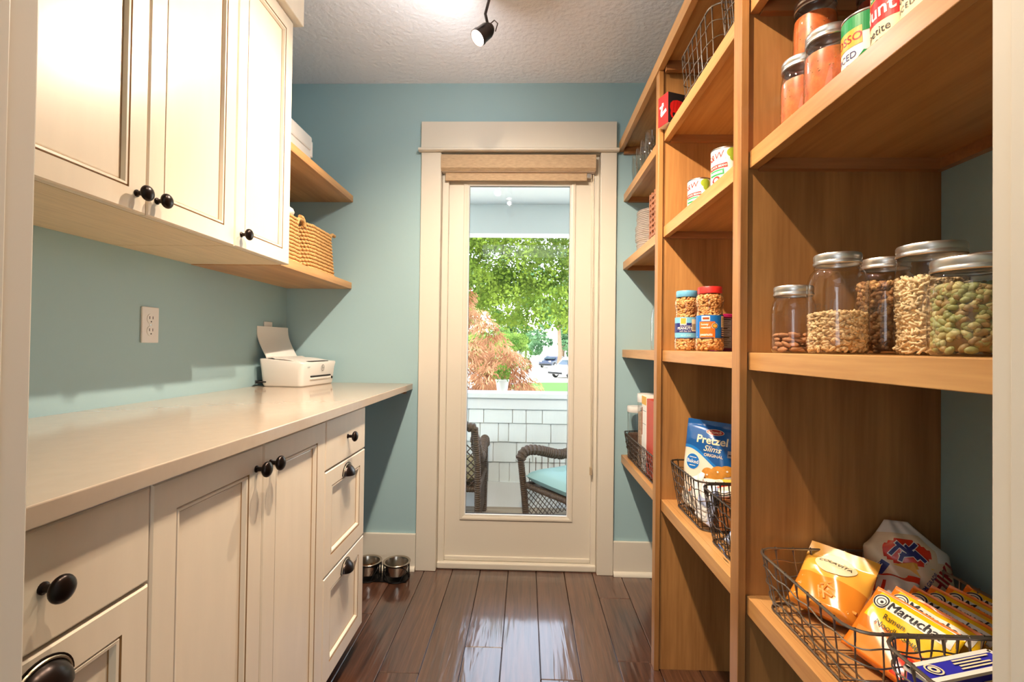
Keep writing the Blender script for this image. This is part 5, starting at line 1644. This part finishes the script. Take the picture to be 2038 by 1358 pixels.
# ---------------------------------------------------------------- porch beyond the glass door
PZ = -0.028
pf = struct(MB().box(-3.2, 2.575, PZ - 0.15, 3.2, 3.80, PZ - 0.019).build('floor_porch', M['subfloor']))
M['deck'] = woodmat('weathered_deck_board', srgb(186, 170, 152), srgb(146, 130, 112), 0, 0.7, rand=0.08)
for i in range(9):
    y0 = 2.58 + i * 0.115
    for x0, x1 in ((-1.6, -0.31 + 0.2 * math.sin(i * 1.7)), (-0.31 + 0.2 * math.sin(i * 1.7), 1.6)):
        MB().box(x0 + 0.0015, y0, PZ - 0.019, x1 - 0.0015, y0 + 0.111, PZ).build('deck_board', M['deck'], pf, bevel=0.003, seg=1)
MB().box(-3.2, 2.58, PZ - 0.019, -1.603, 3.55, PZ - 0.001).box(1.603, 2.58, PZ - 0.019, 3.2, 3.55, PZ - 0.001).build('deck_ends', M['deck'], pf)
M['shingle'] = mat('painted_cedar_shingle', srgb(226, 230, 228), 0.7, bump=0.5, bscale=70, bstretch=(1.6, 1, 0.06), rand=0.03, var=0.02)
PWY = 3.520
pw = struct(MB().box(-2.6, PWY, PZ, 2.6, PWY + 0.13, 0.748).build('wall_porch', M['whitep']))
MB().box(-2.6, PWY - 0.050, 0.748, 2.6, PWY + 0.17, 0.784).build('cap_rail', M['whitep'], pw, bevel=0.003)
MB().box(-2.6, PWY - 0.027, 0.668, 2.6, PWY - 0.0005, 0.7475).build('frieze_board', M['whitep'], pw, bevel=0.002)
MB().box(-2.6, PWY - 0.034, PZ + 0.001, 2.6, PWY - 0.0005, 0.150).build('base_board', M['whitep'], pw)
courses = [(0.568, 0.6675, [-0.297, -0.090, 0.008, 0.124]), (0.4345, 0.5675, [-0.190, -0.117, 0.010, 0.186]), (0.292, 0.434, [-0.318, -0.226, -0.058, 0.058, 0.172]), (0.151, 0.2915, [-0.262, -0.180, -0.107, 0.115, 0.200])]
sr = random.Random(3)
for ci, (za, zb, cuts) in enumerate(courses):
    xs = list(cuts)
    while xs[0] > -1.5:
        xs.insert(0, xs[0] - sr.uniform(0.08, 0.20))
    while xs[-1] < 1.5:
        xs.append(xs[-1] + sr.uniform(0.08, 0.20))
    for a, b in zip(xs[:-1], xs[1:]):
        g = 0.0028
        dz = sr.uniform(-0.002, 0.002)
        p = [(0.0, za + dz), (-0.022, za + dz), (-0.0225, za + 0.001 + dz), (-0.010, zb), (0.0, zb)]
        MB().prism(p, a + g, b - g, axis=0).build('shingle', M['shingle'], pw, loc=(0, PWY - 0.0005, 0))
# porch beam and ceiling, plus an unseen slab added overhead to block the sun
M['soffit'] = mat('white_porch_ceiling', srgb(244, 246, 248), 0.6)
struct(MB().box(-3.2, 2.575, 2.125, 3.2, 3.44, 2.155).build('ceiling_porch', M['soffit']))
tb = struct(MB().box(-3.2, 3.44, 1.918, 3.2, 3.575, 2.30).build('trim_porch_beam', M['soffit']))
struct(MB().box(-3.4, -3.6, 2.56, 3.4, 3.9, 2.70).build('roof_sun_block', M['subfloor']))

# potted plant on the porch rail
pp = thing('potted_plant', 'small green plant in a white pot standing on the porch rail', 'plant', (-0.168, 3.535, 0.7845))
MB().lathe([(0.0, 0.0), (0.034, 0.0), (0.036, 0.002), (0.046, 0.080), (0.050, 0.082), (0.050, 0.094), (0.0465, 0.094), (0.043, 0.080), (0.0, 0.078)], 32).build('pot', M['white'], pp, smooth=True, angle=40)
M['leafy'] = leafmat('plant_leaf', srgb(70, 120, 36), srgb(150, 180, 80), 30.0)
mb = MB()
for i in range(150):
    a = rnd.uniform(0, 6.28); r = 0.062 * math.sqrt(rnd.random()); z = 0.09 + 0.15 * rnd.random() * (1 - r / 0.12)
    T = Matrix.Translation((r * math.cos(a), r * math.sin(a), z)) @ Matrix.Rotation(rnd.uniform(0, 6.28), 4, 'Z') @ Matrix.Rotation(rnd.uniform(-1.2, 1.2), 4, 'Y')
    s = rnd.uniform(0.6, 1.2)
    mb.add([(0, 0, 0), (0.012 * s, -0.008 * s, 0.003), (0.028 * s, 0, 0), (0.012 * s, 0.008 * s, 0.003)], [(0, 1, 2, 3)], 0, T)
mb.build('foliage', M['leafy'], pp, kind='stuff')
mb = MB()
for i in range(9):
    a = i * 0.7
    mb.tube([(0, 0, 0.076), (0.02 * math.cos(a), 0.02 * math.sin(a), 0.13), (0.035 * math.cos(a), 0.035 * math.sin(a), 0.20)], 0.0015, 5)
mb.build('stems', M['leafy'], pp, smooth=True)

# wicker armchairs
M['wicker'] = mat('brown_wicker', srgb(80, 58, 38), 0.5, var=0.4, vscale=120.0)
M['cushion'] = mat('pale_teal_cushion', srgb(150, 186, 184), 0.85, bump=0.3, bscale=300)
M['cushion2'] = mat('olive_cushion', srgb(150, 134, 94), 0.85, bump=0.5, bscale=220)
def rope(mb, pts, r, pitch=0.013):
    """strand wrapped round a bent cane: a row of plump rings"""
    P = [Vector(p) for p in pts]
    mb.tube(pts, r * 0.86, 8)
    for a, b in zip(P[:-1], P[1:]):
        l = (b - a).length
        q = (b - a).normalized().to_track_quat('X', 'Z').to_matrix().to_4x4()
        n = max(1, int(l / pitch))
        for i in range(n):
            c = a + (b - a) * ((i + 0.5) / n)
            mb.ell((0, 0, 0), pitch * 0.95, r, r, 10, 8, 0, Matrix.Translation(c) @ q)
def bez(p0, p1, p2, p3, n=12):
    out = []
    for i in range(n + 1):
        t = i / n
        out.append(tuple((1 - t) ** 3 * a + 3 * (1 - t) ** 2 * t * b + 3 * (1 - t) * t * t * c + t ** 3 * d for a, b, c, d in zip(p0, p1, p2, p3)))
    return out
def lattice(mb, quad, nu, nv, r=0.0028):
    A, B, C, Dd = [Vector(q) for q in quad]
    def pt(u, v):
        return (A * (1 - u) + B * u) * (1 - v) + (Dd * (1 - u) + C * u) * v
    for k in range(-nv, nu + 1):
        for sgn in (1, -1):
            pts = []
            for i in range(13):
                v = i / 12.0
                u = (k + v * nv) / nu
                if sgn < 0:
                    u = 1 - u
                if -1e-6 <= u <= 1 + 1e-6:
                    pts.append(pt(u, v) + (B - A).cross(Dd - A).normalized() * (0.002 * sgn))
            if len(pts) > 1:
                mb.tube(pts, r, 4)
def wicker_chair(loc, rz, label, cm):
    t = thing('wicker_chair', label, 'chair', loc, rz, 'wicker chairs on the porch')
    HW = 0.27
    for s in (-1, 1):
        mb = MB()
        rope(mb, bez((0.272, s * HW, 0.445), (0.250, s * HW, 0.560), (0.06, s * HW, 0.455), (-0.06, s * HW, 0.440)) + bez((-0.06, s * HW, 0.44), (-0.16, s * HW, 0.44), (-0.23, s * HW, 0.46), (-0.27, s * (HW - 0.02), 0.60)), 0.034, 0.018)
        mb.build('arm', M['wicker'], t, smooth=True)
        l1 = MB()
        rope(l1, [(0.275, s * HW, 0.470), (0.262, s * HW, 0.40), (0.235, s * HW, 0.20), (0.215, s * HW, 0.005)], 0.0215)
        l1.build('front_leg', M['wicker'], t, smooth=True)
        l2 = MB()
        rope(l2, [(-0.315, s * (HW - 0.015), 0.665), (-0.275, s * HW, 0.42), (-0.255, s * HW, 0.20), (-0.270, s * HW, 0.005)], 0.0205)
        l2.build('back_post', M['wicker'], t, smooth=True)
        la = MB()
        lattice(la, [(-0.245, s * HW, 0.29), (0.225, s * HW, 0.29), (0.215, s * HW, 0.06), (-0.255, s * HW, 0.06)], 13, 6)
        for k in range(9):
            x = -0.20 + 0.05 * k
            la.tube([(x, s * HW, 0.30), (x, s * HW, 0.445)], 0.0030, 4)
        la.build('side_weave', M['wicker'], t, kind='stuff')
    tb_ = MB()
    rope(tb_, bez((-0.315, -HW + 0.015, 0.660), (-0.335, -0.1, 0.705), (-0.335, 0.1, 0.705), (-0.315, HW - 0.015, 0.660)), 0.030, 0.017)
    tb_.build('top_roll', M['wicker'], t, smooth=True)
    bw_ = MB()
    for k in range(14):
        y = -0.235 + 0.47 * k / 13
        bw_.tube([(-0.312, y, 0.655), (-0.300, y, 0.56)], 0.0040, 5)
    lattice(bw_, [(-0.255, -0.255, 0.30), (-0.255, 0.255, 0.30), (-0.300, 0.245, 0.56), (-0.300, -0.245, 0.56)], 12, 6, 0.0034)
    bw_.build('back_weave', M['wicker'], t, kind='stuff')
    sf = MB()
    rope(sf, [(0.235, -HW, 0.285), (0.235, HW, 0.285)], 0.018)
    rope(sf, [(-0.255, -HW, 0.285), (-0.255, HW, 0.285)], 0.018)
    for s in (-1, 1):
        rope(sf, [(-0.255, s * HW, 0.285), (0.235, s * HW, 0.285)], 0.016)
    sf.build('seat_frame', M['wicker'], t, smooth=True)
    MB().box(-0.25, -0.25, 0.272, 0.23, 0.25, 0.284).build('seat_weave', M['wicker'], t)
    # tufted cushion
    n = 26
    v = []; f = []
    tf = [(-0.10, -0.10), (0.10, -0.10), (0.0, 0.0), (-0.10, 0.10), (0.10, 0.10)]
    for side in (1, -1):
        for j in range(n + 1):
            for i in range(n + 1):
                a, b = 2 * i / n - 1, 2 * j / n - 1
                e = (max(0, 1 - abs(a) ** 4) * max(0, 1 - abs(b) ** 4)) ** 0.42
                x, y = a * 0.255, b * 0.245
                d = sum(math.exp(-((x - p) ** 2 + (y - q) ** 2) / 0.0016) for p, q in tf)
                v.append((x, y, 0.345 + side * 0.055 * e * (1 - 0.45 * min(1, d)) + 0.004 * math.sin(14 * x + 9 * y)))
    k = (n + 1) ** 2
    for s in (0, k):
        for j in range(n):
            for i in range(n):
                q = s + j * (n + 1) + i
                f.append((q, q + 1, q + n + 2, q + n + 1))
    MB().add(v, f).build('cushion', cm, t, smooth=True)
    return t
wicker_chair((0.354, 2.973, PZ), math.radians(217), 'brown wicker armchair with a pale teal cushion, right side of the porch', M['cushion'])
wicker_chair((-0.548, 3.18, PZ), math.radians(90), 'brown wicker armchair with an olive cushion seen from behind at the left', M['cushion2'])

# ---------------------------------------------------------------- garden, drive, trees and cars
GZ = -1.35
M['gravel'] = mat('pale_drive', srgb(206, 198, 186), 0.9, var=0.12, vscale=2.0)
M['lawn'] = mat('lawn_green', srgb(66, 118, 24), 0.9, var=0.3, vscale=12.0)
M['bounce_ground'] = mat('pale_bounce_ground', srgb(222, 218, 196), 0.95, var=0.3, vscale=2.0)  # ground made very pale to bounce light up to the porch ceiling
M['path'] = mat('grey_path', srgb(150, 156, 166), 0.9, var=0.1, vscale=2.0)
g = struct(MB().box(-60, 3.66, GZ - 0.3, 60, 160, GZ).build('ground', M['bounce_ground']))
def patch(name, m, pts, z):
    return struct(MB().prism(pts, GZ + 0.0005, GZ + z, axis=2).build(name, m))
patch('drive', M['gravel'], [(-30, 34), (40, 34), (40, 62), (6, 62), (-2, 48), (-30, 46)], 0.02)
lawn = [(-1.3 + 0.0, 29.5), (-0.5, 31.8), (1.2, 33.0), (4.0, 33.4), (12, 33.2), (12, 24), (0.8, 25.5)]
o = patch('lawn', M['lawn'], lawn, 0.10)
patch('lawn', M['lawn'], [(-2.35, 28.5), (-2.1, 30.2), (-1.7, 31.4), (-1.45, 31.2), (-1.7, 29.5), (-1.6, 26.5), (-2.2, 25.5)], 0.10)
patch('garden_path', M['path'], [(-4, 20), (-3.4, 30), (-2.2, 33.6), (2, 33.9), (0.2, 32.8), (-0.9, 31.2), (-1.25, 29.0), (0.6, 24.6), (1, 20)], 0.03)

def leaves(name, parent, n, clusters, size, m, seed, thin=0.55, droop=0.0, up=0.0):
    r = np.random.RandomState(seed)
    cl_ = np.array([c[:3] for c in clusters]); rd = np.array([c[3:6] for c in clusters])
    wt = rd.prod(1) ** 0.75
    idx = r.choice(len(clusters), n, p=wt / wt.sum())
    d = r.normal(size=(n, 3)); d /= np.linalg.norm(d, axis=1)[:, None]
    rad = r.uniform(0.45, 1.0, n) ** 0.5
    c = cl_[idx] + d * rad[:, None] * rd[idx]
    a = r.normal(size=(n, 3)); 
    if droop:
        a = d * np.array([1, 1, 0.2]) + np.array([0, 0, -droop]) + 0.35 * a
    a /= np.linalg.norm(a, axis=1)[:, None]
    b = r.normal(size=(n, 3)); b -= (b * a).sum(1)[:, None] * a; b /= np.linalg.norm(b, axis=1)[:, None]
    s = size * r.uniform(0.6, 1.3, n)[:, None]
    v = np.stack([c - a * s, c + b * s * thin, c + a * s, c - b * s * thin], 1).reshape(-1, 3)
    me = bpy.data.meshes.new(name)
    me.vertices.add(4 * n); me.vertices.foreach_set('co', v.ravel().astype(np.float32))
    me.loops.add(4 * n); me.loops.foreach_set('vertex_index', np.arange(4 * n, dtype=np.int32))
    me.polygons.add(n); me.polygons.foreach_set('loop_start', np.arange(0, 4 * n, 4, dtype=np.int32))
    me.update(calc_edges=True)
    me.materials.append(m)
    o = bpy.data.objects.new(name, me)
    COL.objects.link(o)
    o.parent = parent
    o['kind'] = 'stuff'
    return o
M['bark'] = mat('grey_brown_bark', srgb(120, 98, 78), 0.9, var=0.3, vscale=10, stretch=(4, 4, 0.5))
LF = {'bright': leafmat('bright_green_leaf', srgb(56, 80, 22), srgb(122, 142, 54), 1.2),
      'mid': leafmat('mid_green_leaf', srgb(52, 96, 40), srgb(150, 176, 100), 0.5),
      'cool': leafmat('cool_green_leaf', srgb(46, 90, 56), srgb(132, 170, 124), 0.4),
      'bronze': leafmat('bronze_maple_leaf', srgb(120, 74, 48), srgb(206, 158, 120), 2.2),
      'shrub': leafmat('shrub_leaf', srgb(50, 96, 36), srgb(150, 176, 84), 0.9)}
def tree(label, x, y, zt, clusters, n, size, lf, seed, trunk=0.2, group='trees beyond the porch', **kw):
    t = thing('tree', label, 'tree', (x, y, GZ), 0, group)
    leaves('foliage', t, n, clusters, size, LF[lf], seed, **kw)
    mb = MB()
    mb.tube([(0, 0, 0), (0.05, 0.03, zt * 0.35), (-0.04, 0.05, zt * 0.65), (0.02, 0, zt)], trunk, 10, r1=trunk * 0.4)
    for k in range(6):
        a = k * 1.05 + seed
        mb.tube([(0, 0, zt * (0.5 + 0.06 * k)), (zt * 0.16 * math.cos(a), zt * 0.16 * math.sin(a), zt * (0.66 + 0.05 * k)), (zt * 0.34 * math.cos(a), zt * 0.34 * math.sin(a), zt * (0.78 + 0.05 * k))], trunk * 0.3, 6, r1=trunk * 0.08)
    mb.build('trunk', M['bark'], t, smooth=True)
    return t
cr = random.Random(5)
# big tree whose bright canopy hangs into the upper half of the view
cls = [(cr.uniform(-5.5, 5.0), cr.uniform(-2.5, 2.5), cr.uniform(3.5, 7.6), cr.uniform(0.9, 1.7), cr.uniform(0.9, 1.6), cr.uniform(0.55, 1.0)) for _ in range(56)]
tree('big broadleaf tree with a bright green canopy hanging across the top of the view', 3.6, 15.5, 6.0, [(c[0] - 3.6, c[1], c[2], c[3], c[4], c[5]) for c in cls], 60000, 0.062, 'bright', 11, 0.22)
# weeping bronze maple close by on the left
mc = []
for k in range(190):
    X = cr.uniform(-3.0, 0.10)
    zt_ = 2.45 if X < -1.3 else 2.45 - 1.75 * (X + 1.3) / 1.35
    mc.append((X + 1.45, cr.uniform(-0.6, 0.6), cr.uniform(-1.05, zt_ - 0.15) - GZ, 0.26, 0.42, 0.20))
tree('weeping bronze-leaved maple shrub close to the porch on the left', -1.45, 7.4, 2.2, mc, 62000, 0.050, 'bronze', 12, 0.07, thin=0.16, droop=0.9)
# background trees and shrubs
specs = [('tall dense green tree closing the view at the far left', -12.0, 92, 17.0, 'mid', 26, 4.2), ('tall dense cool green tree closing the view behind the drive', 0.0, 106, 19.0, 'cool', 27, 4.2), ('tall dense green tree closing the view at the far right', 12.5, 92, 18.0, 'mid', 28, 4.2), ('tall dense cool green tree beyond the right edge of the drive', 25.0, 106, 19.0, 'cool', 29, 4.2),
         ('tall pale green tree behind the drive, left of centre', -6.0, 58, 10.0, 'mid', 21, 2.6), ('tall cool green tree far behind the white car', 5.0, 66, 13.0, 'cool', 22, 3.0), ('pale green tree standing between the drive and the far wood', -3.0, 79, 12.0, 'mid', 23, 2.6),
         ('bright green tree at the right edge beyond the parked cars', 17.5, 62, 12.0, 'mid', 24, 2.8), ('cool green tree at the far left of the wood', -17.0, 66, 13.0, 'cool', 25, 3.0)]
for lab, x, y, zt, lf, sd, rr_ in specs:
    cc = [(cr.uniform(-1, 1) * rr_ * 1.3, cr.uniform(-1, 1) * rr_, cr.uniform(0.08, 1.15) * zt, cr.uniform(0.5, 0.9) * rr_ * 0.62, cr.uniform(0.5, 0.9) * rr_ * 0.6, cr.uniform(0.4, 0.7) * rr_ * 0.55) for _ in range(30)]
    tree(lab, x, y, zt, cc, 9000, 0.075 * rr_ + 0.03, lf, sd, 0.25)
for lab, x, y, w_, h_, sd in (('rounded green shrub at the left of the drive', -3.2, 40.0, 2.6, 3.6, 31), ('low green hedge shrub beyond the potted plant', -2.6, 34.6, 1.5, 1.7, 32), ('tall leafy shrub at the far side of the drive', -1.0, 52.0, 2.4, 3.6, 33), ('leafy shrub to the right of the parked cars', 7.6, 56.0, 3.0, 3.4, 34)):
    t = thing('shrub', lab, 'shrub', (x, y, GZ), 0, 'shrubs along the drive')
    cc = [(cr.uniform(-1, 1) * w_ * 0.6, cr.uniform(-1, 1) * 0.8, cr.uniform(0.15, 0.95) * h_, w_ * 0.32, 0.7, h_ * 0.20) for _ in range(14)]
    leaves('foliage', t, 9000, cc, 0.08, LF['shrub'], sd)
    mb = MB()
    for k in range(5):
        mb.tube([(0.1 * k - 0.2, 0, 0), (0.3 * k - 0.6, 0.1, h_ * 0.6)], 0.04, 6, r1=0.015)
    mb.build('stems', M['bark'], t, smooth=True)
# slim trunk by the cars
t = thing('tree', 'slim brown tree trunk standing between the two parked cars', 'tree', (3.05, 45.0, GZ), 0, 'trees beyond the porch')
MB().tube([(0, 0, 0), (0.1, 0, 2.0), (-0.05, 0, 4.5), (0.1, 0, 7.5)], 0.24, 10, r1=0.12).build('trunk', M['bark'], t, smooth=True)
leaves('foliage', t, 3800, [(cr.uniform(-2, 2), cr.uniform(-1, 1), cr.uniform(4.6, 8.5), 1.2, 1.0, 0.7) for _ in range(12)], 0.14, LF['mid'], 41)

M['carw'] = mat('white_car_paint', srgb(232, 234, 238), 0.25, coat=0.5)
M['card'] = mat('dark_blue_car_paint', srgb(44, 52, 74), 0.25, coat=0.5)
M['carg'] = mat('car_window', srgb(60, 72, 84), 0.08)
M['tyre'] = mat('tyre_rubber', srgb(24, 24, 24), 0.8)
def car(name, label, x, y, rz, paint, suv):
    t = thing(name, label, 'car', (x, y, GZ + 0.021), rz)
    hh = 1.68 if suv else 1.42
    prof = [(-2.2, 0.32), (-2.25, 0.70), (-2.15, 0.95), (-1.25, 1.02), (-0.62, hh - 0.10), (-0.35, hh), (1.25, hh), (1.75, hh - 0.12), (2.10, 1.02), (2.22, 0.75), (2.18, 0.32)] if suv else \
           [(-2.2, 0.28), (-2.25, 0.62), (-2.10, 0.82), (-1.10, 0.92), (-0.45, hh - 0.06), (-0.2, hh), (0.75, hh), (1.15, hh - 0.08), (1.75, 0.98), (2.20, 0.90), (2.25, 0.6), (2.18, 0.28)]
    MB().prism(prof, -0.88, 0.88, axis=1).build('car_body', paint, t, bevel=0.09, seg=3)
    gw = MB()
    for s in (-1, 1):
        y0, y1 = (0.874, 0.890) if s > 0 else (-0.890, -0.874)
        gw.prism([(-0.95, 1.06), (-0.48, hh - 0.16), (0.30, hh - 0.14), (0.30, 1.06)], y0, y1, axis=1)
        gw.prism([(0.38, 1.06), (0.38, hh - 0.14), (1.20, hh - 0.16), (1.72, 1.06)], y0, y1, axis=1)
    gw.build('side_windows', M['carg'], t)
    a, b = (-1.22, 1.07), (-0.66, hh - 0.16)
    MB().add([(a[0] - 0.02, -0.72, a[1] - 0.0), (a[0] - 0.02, 0.72, a[1]), (b[0] - 0.02, 0.66, b[1]), (b[0] - 0.02, -0.66, b[1]), (a[0] + 0.06, -0.72, a[1] - 0.02), (a[0] + 0.06, 0.72, a[1] - 0.02), (b[0] + 0.06, 0.66, b[1] - 0.02), (b[0] + 0.06, -0.66, b[1] - 0.02)],
             [(0, 1, 2, 3), (4, 7, 6, 5), (0, 4, 5, 1), (2, 6, 7, 3), (0, 3, 7, 4), (1, 5, 6, 2)]).build('windscreen', M['carg'], t)
    for sx in (-1.38, 1.38):
        for s in (-1, 1):
            w = MB().lathe([(0.0, -0.1), (0.30, -0.1), (0.34, -0.07), (0.34, 0.07), (0.30, 0.1), (0.0, 0.1)], 24, (0, 0, 0), 0, Matrix.Translation((sx, s * 0.83, 0.34)) @ Matrix.Rotation(math.pi / 2, 4, 'X')).build('wheel', M['tyre'], t, smooth=True, angle=40)
            MB().lathe([(0.0, -0.112), (0.20, -0.108), (0.20, 0.108), (0.0, 0.112)], 16, (0, 0, 0), 0, Matrix.Translation((sx, s * 0.83, 0.34)) @ Matrix.Rotation(math.pi / 2, 4, 'X')).build('hub_cap', M['tin'], w)
    for s in (-1, 1):
        MB().ell((-2.17, s * 0.62, 0.80), 0.06, 0.17, 0.09, 12, 8).build('headlight', M['white'], t, smooth=True)
    MB().box(-2.275, -0.8, 0.34, -2.18, 0.8, 0.50).build('bumper', M['tyre'], t, bevel=0.02)
    return t
car('white_car', 'white parked car at the right edge of the view beyond the lawn', 4.05, 40.5, math.radians(40), M['carw'], True)
car('dark_car', 'dark blue car parked farther away left of the white car', 3.4, 60.0, math.radians(60), M['card'], False)
bpy.context.view_layer.update()
